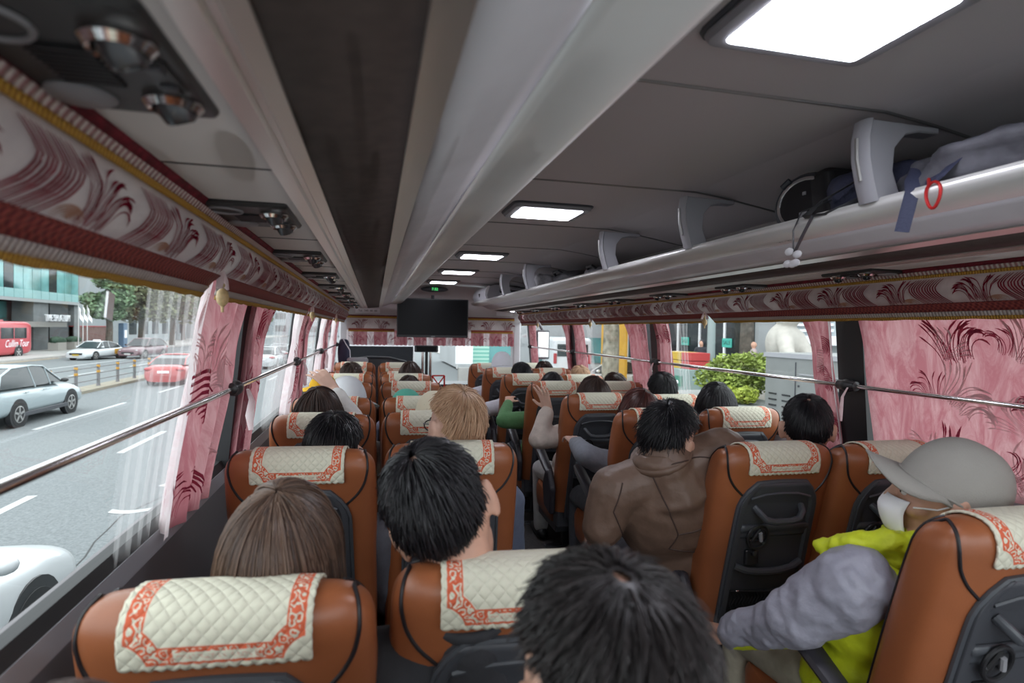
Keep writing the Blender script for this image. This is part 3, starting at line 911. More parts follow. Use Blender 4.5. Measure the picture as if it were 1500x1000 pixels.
# ================================================================== SEATS
def cover_material():
    m = bpy.data.materials.new('quilted_cover'); m.use_nodes = True
    t = m.node_tree; b = t.nodes['Principled BSDF']; b.inputs['Roughness'].default_value = .85
    uv = t.nodes.new('ShaderNodeUVMap'); sp = t.nodes.new('ShaderNodeSeparateXYZ'); t.links.new(uv.outputs[0], sp.inputs[0])
    def mth(op, a, c=None, clamp=False):
        n = t.nodes.new('ShaderNodeMath'); n.operation = op; n.use_clamp = clamp
        for i, q in enumerate((a, c)):
            if q is None: continue
            if isinstance(q, (int, float)): n.inputs[i].default_value = q
            else: t.links.new(q, n.inputs[i])
        return n.outputs[0]
    X, Y = sp.outputs[0], sp.outputs[1]       # metres across / up from the rear hem
    Wd, Ln = .262, .325
    dx = mth('MINIMUM', X, mth('SUBTRACT', Wd, X)); dy = mth('MINIMUM', Y, mth('SUBTRACT', Ln, Y))
    # the inner corner steps in: corner distance uses a rounded measure
    crn = mth('SUBTRACT', mth('POWER', mth('ADD', mth('MULTIPLY', dx, dx), mth('MULTIPLY', dy, dy)), .5), .030)
    dist = mth('MINIMUM', mth('MINIMUM', dx, dy), mth('MAXIMUM', crn, 0.0))
    band = mth('MULTIPLY', mth('GREATER_THAN', dist, .0085), mth('LESS_THAN', dist, .034))
    vo = t.nodes.new('ShaderNodeTexVoronoi'); vo.feature = 'F1'; vo.inputs['Scale'].default_value = 75; t.links.new(uv.outputs[0], vo.inputs['Vector'])
    no = t.nodes.new('ShaderNodeTexNoise'); no.inputs['Scale'].default_value = 120; no.inputs['Detail'].default_value = 3; t.links.new(uv.outputs[0], no.inputs['Vector'])
    sn = mth('SINE', mth('ADD', mth('MULTIPLY', vo.outputs['Distance'], 16.0), mth('MULTIPLY', no.outputs['Fac'], 9.0)))
    orn = mth('GREATER_THAN', sn, -.5)
    edge1 = mth('MULTIPLY', mth('GREATER_THAN', dist, .0085), mth('LESS_THAN', dist, .0115))
    edge2 = mth('MULTIPLY', mth('GREATER_THAN', dist, .0315), mth('LESS_THAN', dist, .034))
    red = mth('MAXIMUM', mth('MULTIPLY', band, orn), mth('MAXIMUM', edge1, edge2))
    # pale name plate in the middle of the rear border
    px = mth('LESS_THAN', mth('ABSOLUTE', mth('SUBTRACT', X, Wd / 2)), .056)
    plate = mth('MULTIPLY', px, mth('MULTIPLY', mth('GREATER_THAN', Y, .0125), mth('LESS_THAN', Y, .0265)))
    n2 = t.nodes.new('ShaderNodeTexNoise'); n2.inputs['Scale'].default_value = 260; n2.inputs['Detail'].default_value = 1; t.links.new(uv.outputs[0], n2.inputs['Vector'])
    txt = mth('MULTIPLY', plate, mth('MULTIPLY', mth('GREATER_THAN', n2.outputs['Fac'], .53), mth('MULTIPLY', mth('GREATER_THAN', Y, .0160), mth('LESS_THAN', Y, .0235))))
    red = mth('ADD', mth('MULTIPLY', red, mth('SUBTRACT', 1.0, plate)), mth('MULTIPLY', txt, .35), True)
    mx = t.nodes.new('ShaderNodeMix'); mx.data_type = 'RGBA'
    mx.inputs['A'].default_value = (.68, .66, .53, 1); mx.inputs['B'].default_value = (.66, .125, .055, 1)
    t.links.new(red, mx.inputs['Factor']); t.links.new(mx.outputs['Result'], b.inputs['Base Color'])
    k = 2 * pi / .046
    q = mth('MULTIPLY', mth('ABSOLUTE', mth('SINE', mth('MULTIPLY', mth('ADD', X, Y), k / 1.0))), mth('ABSOLUTE', mth('SINE', mth('MULTIPLY', mth('SUBTRACT', X, Y), k / 1.0))))
    q = mth('POWER', q, .4)
    bp = t.nodes.new('ShaderNodeBump'); bp.inputs['Strength'].default_value = .55; bp.inputs['Distance'].default_value = .005
    t.links.new(q, bp.inputs['Height']); t.links.new(bp.outputs[0], b.inputs['Normal'])
    return m
M['cover'] = cover_material()
M['armrest'] = mat('armrest_plastic', (.032, .030, .038), .4)

SH_, SW_, SR_ = 1.14, .222, .075
REC = tan(radians(13))
NX = 3.4
def sec(tau):
    """tau 0..1 up the back, 1..2 round over the top -> (h, w, d, yc) ; yc = centre line"""
    if tau <= 1:
        h = .40 + (SH_ - SR_ - .40) * tau; c = 1.0
    else:
        a = (tau - 1) * pi / 2; h = SH_ - SR_ + SR_ * sin(a); c = cos(a)
    e = min(max((h - .40) / .74, 0), 1)
    w = SW_ - .006 * (1 - e) - .010 * max(0, (h - .95) / .19) ** 2 - .062 * (1 - c) ** 1.3
    d0 = .085 - .012 * e
    d = d0 * max(c, .0) ** .75
    yr = (SH_ - h) * REC
    return h, w, d, yr + d0 + .006 * sin(pi * e)
def back(x, tau, side=-1, off=0.0):
    """point on the rear (side=-1) or front (+1) face"""
    h, w, d, yc = sec(tau)
    k = max(0, 1 - min(abs(x) / w, 1) ** NX) ** (1 / NX)
    y = yc + side * d * k
    z = h
    if tau > 1:
        a = (tau - 1) * pi / 2
        return Vector((x, y + side * off * cos(a), z + off * sin(a)))
    return Vector((x, y + side * off, z))
def tau_of(h): return (h - .40) / (SH_ - SR_ - .40)

def make_seat(arm):
    t = thing('coach_chair', 'x', 'seat')
    # backrest shell
    q = MB(); nt_, na = 26, 56
    taus = [k / 14 for k in range(15)] + [1 + k / 11 for k in range(1, 12)]
    taus[-1] = 1.985
    def f(u, v):
        tau = taus[int(round(v * (len(taus) - 1)))]
        h, w, d, yc = sec(tau); a = 2 * pi * u
        ca, sa = cos(a), sin(a)
        x = w * math.copysign(abs(ca) ** (2 / NX), ca); y = d * math.copysign(abs(sa) ** (2 / NX), sa)
        return (x, yc + y, h)
    q.grid(f, na, len(taus) - 1, closed_u=True)
    n = na; L = len(taus)
    q.f.append(tuple(range((L - 1) * n, L * n))); q.m.append(0)
    q.f.append(tuple(range(n - 1, -1, -1))); q.m.append(0)
    q.build('backrest', M['leather'], t, angle=60)
    # piping
    for sx in (-1, 1):
        P = [back(sx * .190, 1.40, 1, .001), back(sx * .188, 1.66, 1, .001), back(sx * .186, 1.74, -1, .001), back(sx * .195, 1.5, -1, .001), back(sx * .198, 1.2, -1, .001), back(sx * .195, 1.0, -1, .001),
             back(sx * .188, tau_of(1.04), -1, .001), back(sx * .170, tau_of(1.01), -1, .001), back(sx * .145, tau_of(.985), -1, .001), back(sx * .122, tau_of(.965), -1, .001)]
        S = []
        for i in range(len(P) - 1):
            for k in range(4):
                u = k / 4; p0 = P[max(i - 1, 0)]; p1 = P[i]; p2 = P[i + 1]; p3 = P[min(i + 2, len(P) - 1)]
                S.append(.5 * ((2 * p1) + (p2 - p0) * u + (2 * p0 - 5 * p1 + 4 * p2 - p3) * u * u + (3 * p1 - p0 - 3 * p2 + p3) * u ** 3))
        S.append(P[-1])
        q = MB(); q.tube(S, .0038, 6); q.build('piping', M['piping'], t)
        S = []
        for k in range(24):
            tau = .05 + 1.7 * k / 23
            h, w, d, yc = sec(tau); xx = w * .93
            p = back(sx * xx, tau, 1, .001); S.append(p)
        q = MB(); q.tube(S, .0034, 6); q.build('piping', M['piping'], t)
    # quilted cover
    Wd, Lr = .262, .325
    t1 = tau_of(1.052)
    path = []      # (tau, side) sampled by arc length from rear hem over the top to the front hem
    tt = [t1 + (1.999 - t1) * k / 60 for k in range(61)]
    pts = [(a, -1) for a in tt] + [(a, 1) for a in tt[::-1][1:]]
    P0 = [back(0, a, s) for a, s in pts]
    acc = [0]
    for i in range(1, len(P0)): acc.append(acc[-1] + (P0[i] - P0[i - 1]).length)
    def along(d):
        d = min(max(d, 0), acc[-1] - 1e-6)
        for i in range(1, len(acc)):
            if d <= acc[i]:
                k = (d - acc[i - 1]) / (acc[i] - acc[i - 1]); return i, k
        return len(acc) - 1, 1
    def fcv(u, v):
        d = v * Lr
        # scalloped hems
        sc = .0045
        x = (u - .5) * Wd
        if u < .03 or u > .97: x += math.copysign(sc * (abs(sin(d * pi / .0165)) - .4), x)
        dd = d
        if v < .02: dd = d - sc * (abs(sin(u * Wd * pi / .0165)) - .4)
        i, k = along(dd)
        a = back(x, pts[i - 1][0], pts[i - 1][1], .0055); b = back(x, pts[i][0], pts[i][1], .0055)
        p = a + (b - a) * k
        if dd < 0: p.z += dd; p.y -= dd * REC
        return p
    q = MB(); q.grid(fcv, 76, 60, uvfn=lambda u, v: (u * Wd, v * Lr))
    o = q.build('headrest_cover', M['cover'], t, angle=0)
    md = o.modifiers.new('solid', 'SOLIDIFY'); md.thickness = .005; md.offset = 0
    # plastic back panel
    hb, ht = .36, 1.022
    def wp(h):
        e = (h - hb) / (ht - hb)
        w = .158 - .012 * e
        if h > ht - .10: k = (h - (ht - .10)) / .10; w -= .055 * k ** 2.2
        return w
    def bk(x, h, off):
        p = back(x * .985, tau_of(max(h, .401)), -1, off); p.x = x; p.z = h
        if h < .401: p.y += (.401 - h) * REC
        return p
    q = MB()
    def fp(u, v):
        h = hb + (ht - hb) * v; x = (u * 2 - 1) * wp(h)
        e = abs(u * 2 - 1)
        rim = .012 if e > .86 else (.003 if h < ht - .05 else .010)
        if e > .97: rim = .001
        return bk(x, h, rim)
    q.grid(fp, 44, 40)
    pan = q.build('back_panel', M['dkgrey'], t, angle=40)
    md = pan.modifiers.new('solid', 'SOLIDIFY'); md.thickness = .004; md.offset = 0
    rim = []
    for k in range(25): h = hb + (ht - hb) * k / 24; rim.append(bk(-wp(h), h, .004))
    top = [bk(-wp(ht) + 2 * wp(ht) * k / 8, ht + .004 * sin(pi * k / 8), .004) for k in range(1, 8)]
    rim += top + [Vector((-p.x, p.y, p.z)) for p in rim[24::-1]]
    q = MB(); q.tube(rim, .007, 6); q.build('rim', M['dkgrey2'], pan)
    q = MB(); q.tube([bk(-.112, .968, .012), bk(-.06, .982, .013), bk(0, .985, .013), bk(.06, .982, .013), bk(.112, .968, .012)], .005, 6); q.build('crease', M['dkgrey2'], pan)
    # grab handle
    q = MB()
    q.tube([bk(-.088, .936, .004), bk(-.080, .92, .028), bk(-.062, .900, .040), bk(-.03, .893, .042), bk(.03, .893, .042), bk(.062, .900, .040), bk(.080, .92, .028), bk(.088, .936, .004)], .0115, 10)
    q.build('handle', M['dkgrey2'], pan)
    # ledge under the handle
    q = MB()
    q.grid(lambda u, v: bk((u - .5) * .262, .872 - .046 * v, .006 + .010 * sin(pi * min(v * 1.6, 1)) * (1 - .5 * v)), 14, 8)
    o = q.build('ledge', M['dkgrey2'], pan, angle=60); md = o.modifiers.new('solid', 'SOLIDIFY'); md.thickness = .004; md.offset = 0
    # folding bottle ring
    q = MB(); c = (-.066, .830)
    q.tube([bk(c[0] + .036 * cos(a), c[1] + .040 * sin(a), .020) for a in [2 * pi * k / 22 for k in range(23)]], .0055, 8, caps=False)
    q.tube([bk(c[0] - .02, c[1] - .02, .016), bk(c[0] + .005, c[1] + .03, .019)], .006, 6)
    q.tube([bk(c[0] - .03, c[1] - .012, .016), bk(c[0] + .03, c[1] - .016, .016)], .005, 6)
    o = q.build('cup_holder', M['black'], pan)
    q = MB(); q.tube([bk(c[0] + .010, c[1] - .012, .026), bk(c[0] + .002, c[1] + .018, .026)], .0065, 8); q.build('clip', M['midgrey'], o)
    q = MB(); p = bk(c[0] - .006, c[1] - .075, .012); q.rbox((p.x, p.y, p.z), (.05, .018, .05), .006); p = bk(c[0] - .006, c[1] - .06, .02); q.lathe([(.010, 0), (.010, .012), (.005, .014)], p, 10, axis=(0, -1, .2)); q.build('hinge', M['black'], o)
    # lower bar, clips, net
    q = MB(); q.tube([bk(-.128, .722, .010), bk(-.09, .708, .020), bk(-.045, .702, .023), bk(0, .700, .024), bk(.045, .702, .023), bk(.09, .708, .020), bk(.128, .722, .010)], .0125, 10); q.build('lower_bar', M['dkgrey2'], pan)
    for sx in (-1, 1):
        q = MB(); p = bk(sx * .105, .628, .016); q.rbox((p.x, p.y, p.z), (.012, .008, .006), .002); q.build('net_clip', M['chrome'], pan)
    q = MB()
    for k in range(21):
        x = -.128 + .0128 * k
        q.tube([bk(max(-.13, min(.13, x + .013 * ((j % 2) * 2 - 1) * .5)), .625 - .022 * j, .016 + .012 * sin(pi * j / 9)) for j in range(10)], .0012, 4, caps=False)
    q.tube([bk(-.13, .627, .014), bk(0, .622, .022), bk(.13, .627, .014)], .004, 6)
    o = q.build('net_pocket', M['net'], pan)
    q = MB(); q.grid(lambda u, v: bk((u - .5) * .262, .622 - .24 * v, .010), 8, 8); q.build('pocket_lining', M['net'], pan)
    # cushion, base, legs
    yb = (SH_ - .42) * REC
    q = MB()
    def fcu(u, v):
        a = 2 * pi * u; ca, sa = cos(a), sin(a)
        hh = [.30, .31, .36, .42, .452, .458][min(int(v * 5.001), 5)]; k = [.90, .97, 1, 1, .955, .80][min(int(v * 5.001), 5)]
        return (.212 * k * math.copysign(abs(ca) ** .45, ca), yb + .36 + .245 * k * math.copysign(abs(sa) ** .45, sa), hh + .02 * math.copysign(abs(sa) ** .45, sa))
    q.grid(fcu, 40, 5, closed_u=True); q.f.append(tuple(range(200, 240))); q.m.append(0); q.f.append(tuple(range(39, -1, -1))); q.m.append(0)
    q.build('cushion', M['leather'], t, angle=50)
    q = MB(); q.box((0, yb + .34, .27), (.36, .42, .07)); q.box((0, yb + .08, .36), (.40, .10, .12))
    q.build('base_frame', M['dkgrey'], t, bevel=.01)
    for y in (yb + .20, yb + .48):
        q = MB(); q.box((0, y, .12), (.06, .05, .25)); q.box((0, y, .012), (.30, .06, .024)); q.build('leg', M['dkgrey2'], t, bevel=.006)
    if arm:
        x = arm * .248
        q = MB()
        q.prism([(yb - .02, .40), (yb + .12, .42), (yb + .16, .55), (yb + .10, .66), (yb + .04, .66), (yb - .03, .56)], x - .018, x + .018, 'x')
        q.build('armrest_bracket', M['armrest'], t, bevel=.012)
        q = MB()
        pts_ = [Vector((x, yb + .045, .635)), Vector((x, yb + .10, .655)), Vector((x + arm * .002, yb + .20, .70)), Vector((x + arm * .003, yb + .30, .745)), Vector((x + arm * .003, yb + .36, .765))]
        q.tube(pts_, [.020, .027, .030, .030, .020], 10, flat=(1.1, .72))
        q.build('armrest', M['armrest'], t)
    return t

seat_p = {a: make_seat(a) for a in (-1, 0, 1)}
seat_k = {a: [(k, kids(k)) for k in kids(seat_p[a])] for a in seat_p}
seat_k2 = {a: [(k, [(g, kids(g)) for g in gs]) for k, gs in seat_k[a]] for a in seat_p}
used = {}
def place_seat(a, x, y, label, rz=-.05, dz=0.0, lean=0.0):
    if a not in used:
        o = seat_p[a]; used[a] = 1
    else:
        o = seat_p[a].copy(); C.objects.link(o)
        for k, gs in seat_k2[a]:
            c = k.copy(); C.objects.link(c); c.parent = o
            for g, hs in gs:
                d = g.copy(); C.objects.link(d); d.parent = c
                for h in hs:
                    e = h.copy(); C.objects.link(e); e.parent = c
    # y is where the rear top edge of the back stands
    o.location = (x, y - .072, dz); o.rotation_euler = (0, 0, rz)
    tag(o, label, 'seat', 'tan coach seats')
    return o
num = ['first', 'second', 'third', 'fourth', 'fifth', 'sixth', 'seventh', 'eighth']
LB = [.965, 1.84, 2.54, 3.10, 3.98, 4.67, 5.30, 6.20]
LA = [.945, 1.81, 2.53, 3.12, 3.98, 4.67, 5.35, 6.27]
RA = [.92, 1.665, 2.51, 3.18, 3.95, 4.66, 5.44, 6.12]
RB = [.95, 1.615, 2.50, 3.06, 3.92, 4.56, 5.36, 6.20]
RAX = [.61, .592, .605, .565, .557, .52, .51, .48]
RBX = [1.05, 1.012, 1.055, .995, 1.01, .965, .96, .98]
for i in range(8):
    dz = (-.045, -.012, -.012, -.012, -.012, -.012, -.04, -.012)[i]
    place_seat(0, -.952, LA[i], 'tan leather window seat with quilted cover, left side, %s row from the camera' % num[i], dz=dz, rz=-.085)
    place_seat(1, -.492, LB[i], 'tan leather aisle seat with quilted cover, left side, %s row from the camera' % num[i], dz=dz, rz=-.085)
    place_seat(-1, RAX[i], RA[i], 'tan leather aisle seat with quilted cover, right side, %s row from the camera' % num[i], dz=-.012, rz=-.02)
    place_seat(0, RBX[i], RB[i], 'tan leather window seat with quilted cover, right side, %s row from the camera' % num[i], dz=-.012, rz=-.02)
place_seat(0, -.952, .06, 'tan leather window seat at the very back, left side, just below the picture')
place_seat(1, -.492, .06, 'tan leather aisle seat at the very back, left side, just below the picture')
# ================================================================== PEOPLE
def remesh(o, vox, smooth=2, disp=0.0, dscale=.08, seed=0):
    md = o.modifiers.new('fuse', 'REMESH'); md.mode = 'VOXEL'; md.voxel_size = vox; md.use_smooth_shade = True
    if smooth:
        md = o.modifiers.new('smooth', 'SMOOTH'); md.factor = .5; md.iterations = smooth
    if disp:
        tx = bpy.data.textures.new('folds', 'CLOUDS'); tx.noise_scale = dscale; tx.noise_depth = 2
        md = o.modifiers.new('folds', 'DISPLACE'); md.texture = tx; md.strength = disp; md.mid_level = .5; md.texture_coords = 'LOCAL'
    return o

_cl = {}
def garment(col, rough=.85, sheen=0.0, bump=.3, bscale=45, name='garment'):
    k = (col, rough, name)
    if k not in _cl: _cl[k] = mat(name + '_fabric', col, rough, bump=bump, bscale=bscale, var=.06, vscale=30, sheen=sheen)
    return _cl[k]

SK = Vector((.080, .098, .108))     # skull half sizes
CR = Vector((0, -.42, .91)).normalized()
E1 = Vector((1, 0, 0)); E2 = Vector((0, -.91, -.42)).normalized()
def scalp(th, ph, off):
    d = CR * cos(th) + (E2 * cos(ph) + E1 * sin(ph)) * sin(th)
    k = 1 / sqrt((d.x / SK.x) ** 2 + (d.y / SK.y) ** 2 + (d.z / SK.z) ** 2)
    return d * (k + off) + Vector((0, -.008, .014))

def hair(Hm, hs, m, parent, org, style='short', n=900, seed=1, width=.0011, drop=.2, messy=1.0, crown=.10, vol=.011, flare=0.0, name='hair'):
    r = random.Random(seed)
    def thmax(ph):
        c = cos(ph)
        if style == 'short': return radians(84 + 24 * max(0, c) ** 1.5 + (-15 if abs(abs(ph) - pi / 2) < .55 else (-12 if abs(ph) > 2.1 else 0)))
        return radians(92)
    def path(ph, off, M_=18):
        out = []
        tm = thmax(ph)
        front = abs(ph) > radians(128)
        if style == 'short' or front:
            if front and style != 'short': tm = radians(70)
            for k in range(M_ + 1):
                u = k / M_; out.append(scalp(max(.015, tm * u), ph + .25 * (1 - u) * messy, off * (.5 + .5 * sin(pi * min(u * .8 + .2, 1)))))
            return out
        A = int(M_ * .5)
        for k in range(A + 1):
            u = k / A; out.append(scalp(max(.015, tm * u), ph, off * (.6 + .4 * u)))
        p = out[-1].copy(); d = Vector((p.x, p.y, 0)); d = d.normalized() if d.length > 1e-6 else Vector((0, -1, 0))
        for k in range(1, M_ - A + 1):
            u = k / (M_ - A)
            q = p + Vector((0, 0, -drop * u)) + d * (flare * sin(u * pi / 2) * drop - .02 * u * u * (drop < .15))
            out.append(q)
        return out
    T = lambda p: Hm @ (p * hs) - org
    # under layer
    q = MB(); NP = 40; M_ = 18
    cols = [path(-pi + 2 * pi * k / NP, .006, M_) for k in range(NP)]
    st = (1 if crown > .2 else 2) if (style == 'short' and crown > .05) else 0
    vs = [T(c[j]) for j in range(st, M_ + 1) for c in cols]
    fs = [(j * NP + k, j * NP + (k + 1) % NP, (j + 1) * NP + (k + 1) % NP, (j + 1) * NP + k) for j in range(M_ - st) for k in range(NP)]
    if style != 'short':   # leave the face open
        fs = [f for f in fs if not any(abs(-pi + 2 * pi * (i % NP) / NP) > radians(120) and (i // NP) > 9 for i in f)]
    q.add(vs, fs)
    # strands
    for i in range(n):
        ph = r.uniform(-pi, pi)
        off = .006 + vol * r.random()
        P = path(ph, off, M_)
        if style == 'short':
            u0 = 1 - sqrt(r.random()) * .98; u0 = max(u0, crown * r.uniform(.3, 1.2))
            u1 = min(1.0, u0 + r.uniform(.22, .42))
        else:
            u0 = r.uniform(0, .25) if r.random() < .6 else r.uniform(.1, .6); u1 = min(1.0, u0 + r.uniform(.35, .7)) if r.random() < .5 else r.uniform(.9, 1.0)
            if u1 <= u0: u1 = 1.0
        K = 5 if style == 'short' else 9
        pts = []
        jx, jy = r.gauss(0, .004) * messy, r.gauss(0, .004) * messy
        for k in range(K + 1):
            u = (u0 + (u1 - u0) * k / K) * M_; a = min(int(u), M_ - 1); w = u - a
            p = P[a] * (1 - w) + P[a + 1] * w
            e = k / K
            p = p + Vector((jx * e, jy * e, 0)) + (p.normalized() * (.004 * messy * e * r.random() if style == 'short' else .0012 * r.random()))
            if style == 'short': p = p - p.normalized() * (.006 * (1 - e) ** 2)
            pts.append(T(p))
        w0 = width * hs * r.uniform(.7, 1.4)
        q.tube(pts, [w0 * (.8 if k == 0 else (.35 if k == K else 1.0)) for k in range(K + 1)], 3, caps=False)
    o = q.build(name, m, parent, angle=0)
    return o

def basis(yaw, pitch, roll):
    """yaw: + turns left; pitch: + nods down; roll: + tips to the right"""
    return Euler((-pitch, roll, yaw), 'YXZ').to_matrix() if False else (Matrix.Rotation(yaw, 3, 'Z') @ Matrix.Rotation(-pitch, 3, 'X') @ Matrix.Rotation(roll, 3, 'Y'))

def fingers(q, wrist, dirv, nrm, sgn, curl, sc=1.0, spread=.18):
    """palm and five fingers; dirv along the hand, nrm out of the palm back, sgn +1 puts the thumb towards dirv x nrm"""
    d = Vector(dirv).normalized(); n = Vector(nrm); n = (n - d * n.dot(d)).normalized(); s = d.cross(n) * sgn
    wrist = Vector(wrist)
    L = .088 * sc
    for k, o in enumerate((-.030, -.011, .010, .030)):
        q.cap(wrist + s * (o * .7) * sc, wrist + d * L + s * o * sc, .0125 * sc, .0105 * sc, 8)
    for k, (o, fl) in enumerate(((.032, .070), (.011, .080), (-.011, .074), (-.031, .058))):
        a = wrist + d * L + s * o * sc
        dd = (d + s * (o * spread / .03)).normalized(); ang = 0
        for seg in range(3):
            ang += curl * (.6 + .12 * k) * (1 if seg else .7)
            v = dd * cos(ang) - n * sin(ang)
            b = a + v * fl * sc * (.45, .32, .25)[seg]
            q.cap(a, b, (.0092, .0085, .0078)[seg] * sc, (.0086, .0078, .0068)[seg] * sc, 8)
            a = b
    a = wrist + d * .018 * sc + s * .028 * sc
    v1 = (d * .62 + s * .72 - n * .25).normalized(); b = a + v1 * .042 * sc
    q.cap(a, b, .013 * sc, .0105 * sc, 8)
    v2 = (d * .85 + s * .38 - n * (.2 + .3 * curl)).normalized(); c = b + v2 * .034 * sc
    q.cap(b, c, .0105 * sc, .0085 * sc, 8)

def person(label, seat, head, yaw=0.0, pitch=0.15, roll=0.0, hs=1.06, skin='skin', shirt=(.2, .2, .22), pants=(.04, .045, .06), hairp=None,
           vox=.010, cvox=.014, hip=None, lh=None, rh=None, le=None, re=None, bulk=1.0, disp=.012, hood=None, sh_yaw=0.0, shoulders=None, group='seated passengers', collar=True, face=True, jname='jacket', rough=.85, arms='lap', hand_curl=.5, lnrm=(0, 0, 1), rnrm=(0, 0, 1), ldir=None, rdir=None, dscale=.08, palm=1.0, armk=1.0):
    """seat = (x, y of the seat's rear top edge); head = (x, y, z of the top of the head)"""
    R = basis(yaw, pitch, roll)
    hc = Vector((head[0], head[1], head[2] - .152 * hs))
    Hm = Matrix.Translation(hc) @ R.to_4x4()
    H = lambda x, y, z: Hm @ (Vector((x, y, z)) * hs)
    hp = Vector(hip) if hip else Vector((seat[0], seat[1] + .36, .545))
    org = Vector((hp.x, hp.y, .46))
    nb = H(0, -.035, -.115) + Vector((0, -.012, -.075 * hs))     # base of the neck
    if shoulders: nb = Vector(shoulders)
    up = (nb - hp).normalized()
    fw = Vector((-sin(sh_yaw), cos(sh_yaw), 0)); fw = (fw - up * fw.dot(up)).normalized(); rt = fw.cross(up)
    T = lambda a, b, c: hp + rt * a + fw * b + up * c
    tl = (nb - hp).length
    sL = nb - rt * .165 * bulk - up * .055; sR = nb + rt * .165 * bulk - up * .055
    kz = .50
    if abs(seat[0]) > .9 and abs(hp.x) > .97: hp.x = math.copysign(.97, hp.x)
    if le is None: le = sL + Vector((-.05, .10, -.27))
    if re is None: re = sR + Vector((.05, .10, -.27))
    le = list(le); re = list(re)
    if lh is None: lh = Vector((hp.x - .09, hp.y + .22, .64))
    if rh is None: rh = Vector((hp.x + .09, hp.y + .22, .64))
    for _e in (le, re):
        if abs(_e[0]) > 1.185: _e[0] = math.copysign(1.185, _e[0])
    le, re, lh, rh = Vector(le), Vector(re), Vector(lh), Vector(rh)
    knL = Vector((hp.x - .115, hp.y + .40, .50)); knR = Vector((hp.x + .115, hp.y + .40, .50))
    anL = Vector((hp.x - .11, hp.y + .40, .09)); anR = Vector((hp.x + .11, hp.y + .40, .09))
    # ---- one continuous body
    q = MB()
    def E(c, r, rot=True):
        q.ell(H(*c), Vector(r) * hs, 20, 14, rot=R)
    E((0, -.008, .014), SK)
    E((0, .022, -.045), (.062, .070, .075)); E((0, .045, -.085), (.036, .038, .030)); E((0, .03, .0), (.070, .070, .07))
    q.cap(H(0, .092, .018), H(0, .110, -.022), .008 * hs, .013 * hs, 10)
    for s in (-1, 1):
        q.ell(H(s * .013, .102, -.028), Vector((.009, .009, .008)) * hs, 8, 6)
        rot = R @ Euler((radians(-12), 0, radians(s * -22))).to_matrix()
        q.ell(H(s * .086, -.010, -.010), Vector((.0085, .022, .034)) * hs, 14, 10, rot=rot)
        q.ell(H(s * .089, -.020, .002), Vector((.008, .014, .026)) * hs, 12, 8, rot=rot)
        q.ell(H(s * .034, .078, .014), Vector((.024, .016, .010)) * hs, 10, 6, rot=R)
        q.ell(H(s * .045, .060, -.03), Vector((.026, .028, .022)) * hs, 10, 6, rot=R)
    q.ell(H(0, .092, -.060), Vector((.024, .012, .007)) * hs, 10, 6, rot=R); q.ell(H(0, .090, -.070), Vector((.020, .012, .007)) * hs, 10, 6, rot=R)
    q.cap(H(0, -.030, -.04), nb, .056 * hs, .062 * hs, 14); q.cap(H(0, -.005, -.07), nb + fw * .01, .05 * hs, .055 * hs, 14)
    q.cap(sL, sR, .055, .055, 12); q.cap(nb, nb - up * .08, .06, .10, 12)
    RB = Matrix((rt, fw, up)).transposed()
    q.ell(T(0, .01, tl * .62), (.155, .10, tl * .42), 18, 12, rot=RB); q.ell(T(0, .01, tl * .2), (.15, .105, tl * .32), 18, 12, rot=RB); q.ell(hp, (.165, .125, .10), 16, 10)
    for s_, e_, h_, sg, nr, dr in ((sL, le, lh, 1, lnrm, ldir), (sR, re, rh, -1, rnrm, rdir)):
        q.cap(s_, e_, .050, .040, 12); q.cap(e_, h_, .040, .027, 12)
        d = (h_ - e_).normalized() if dr is None else Vector(dr).normalized()
        fingers(q, h_, d, nr, sg * palm, hand_curl)
    for k_, a_, sx in ((knL, anL, -1), (knR, anR, 1)):
        q.cap(hp + Vector((sx * .09, .02, -.01)), k_, .082, .060, 12); q.cap(k_, a_, .056, .038, 12); q.cap(a_ - Vector((0, .03, .05)), a_ + Vector((0, .15, -.065)), .036, .030, 10)
    q.v = [tuple(Vector(p) - org) for p in q.v]
    body = q.build('person', M[skin], None, loc=org, angle=0)
    remesh(body, vox, 2)
    tag(body, label, 'person', group)
    def child(q, name, m, **kw):
        q.v = [tuple(Vector(p) - org) for p in q.v]
        return q.build(name, m, body, **kw)
    # ---- eyes and brows
    if face:
        for s in (-1, 1):
            q = MB(); q.ell(H(s * .033, .083, .004), Vector((.0125, .0115, .0105)) * hs, 12, 8); q.ell(H(s * .033, .0915, .004), Vector((.0055, .004, .0055)) * hs, 10, 6, mi=1)
            child(q, 'eye', [M['eye'], M['iris']])
        for s in (-1, 1):
            q = MB(); q.tube([H(s * .016, .097, .026), H(s * .034, .094, .032), H(s * .052, .080, .027)], [.003, .0045, .002], 6)
            child(q, 'eyebrow', M['iris'])
    # ---- clothing
    g = bulk
    q = MB()
    q.cap(sL - rt * .005, sR + rt * .005, .072 * g, .072 * g, 14); q.cap(nb - up * .015, nb - up * .10, .085 * g, .125 * g, 14)
    q.ell(T(0, .012, tl * .60), (.19 * g, .132 * g, tl * .45), 20, 14, rot=RB); q.ell(T(0, .012, tl * .22), (.182 * g, .14 * g, tl * .36), 20, 14, rot=RB); q.ell(hp + up * .02, (.19 * g, .15, .10), 16, 10)
    for s_, e_, h_ in ((sL, le, lh), (sR, re, rh)):
        w_ = e_ + (h_ - e_) * .88
        q.cap(s_, e_, .074 * g * armk, .060 * g * armk, 14); q.cap(e_, w_, .060 * g * armk, .043 * g * armk, 14)
    jk = child(q, jname, garment(shirt, rough, name=jname), angle=0)
    remesh(jk, cvox, 3, disp, dscale)
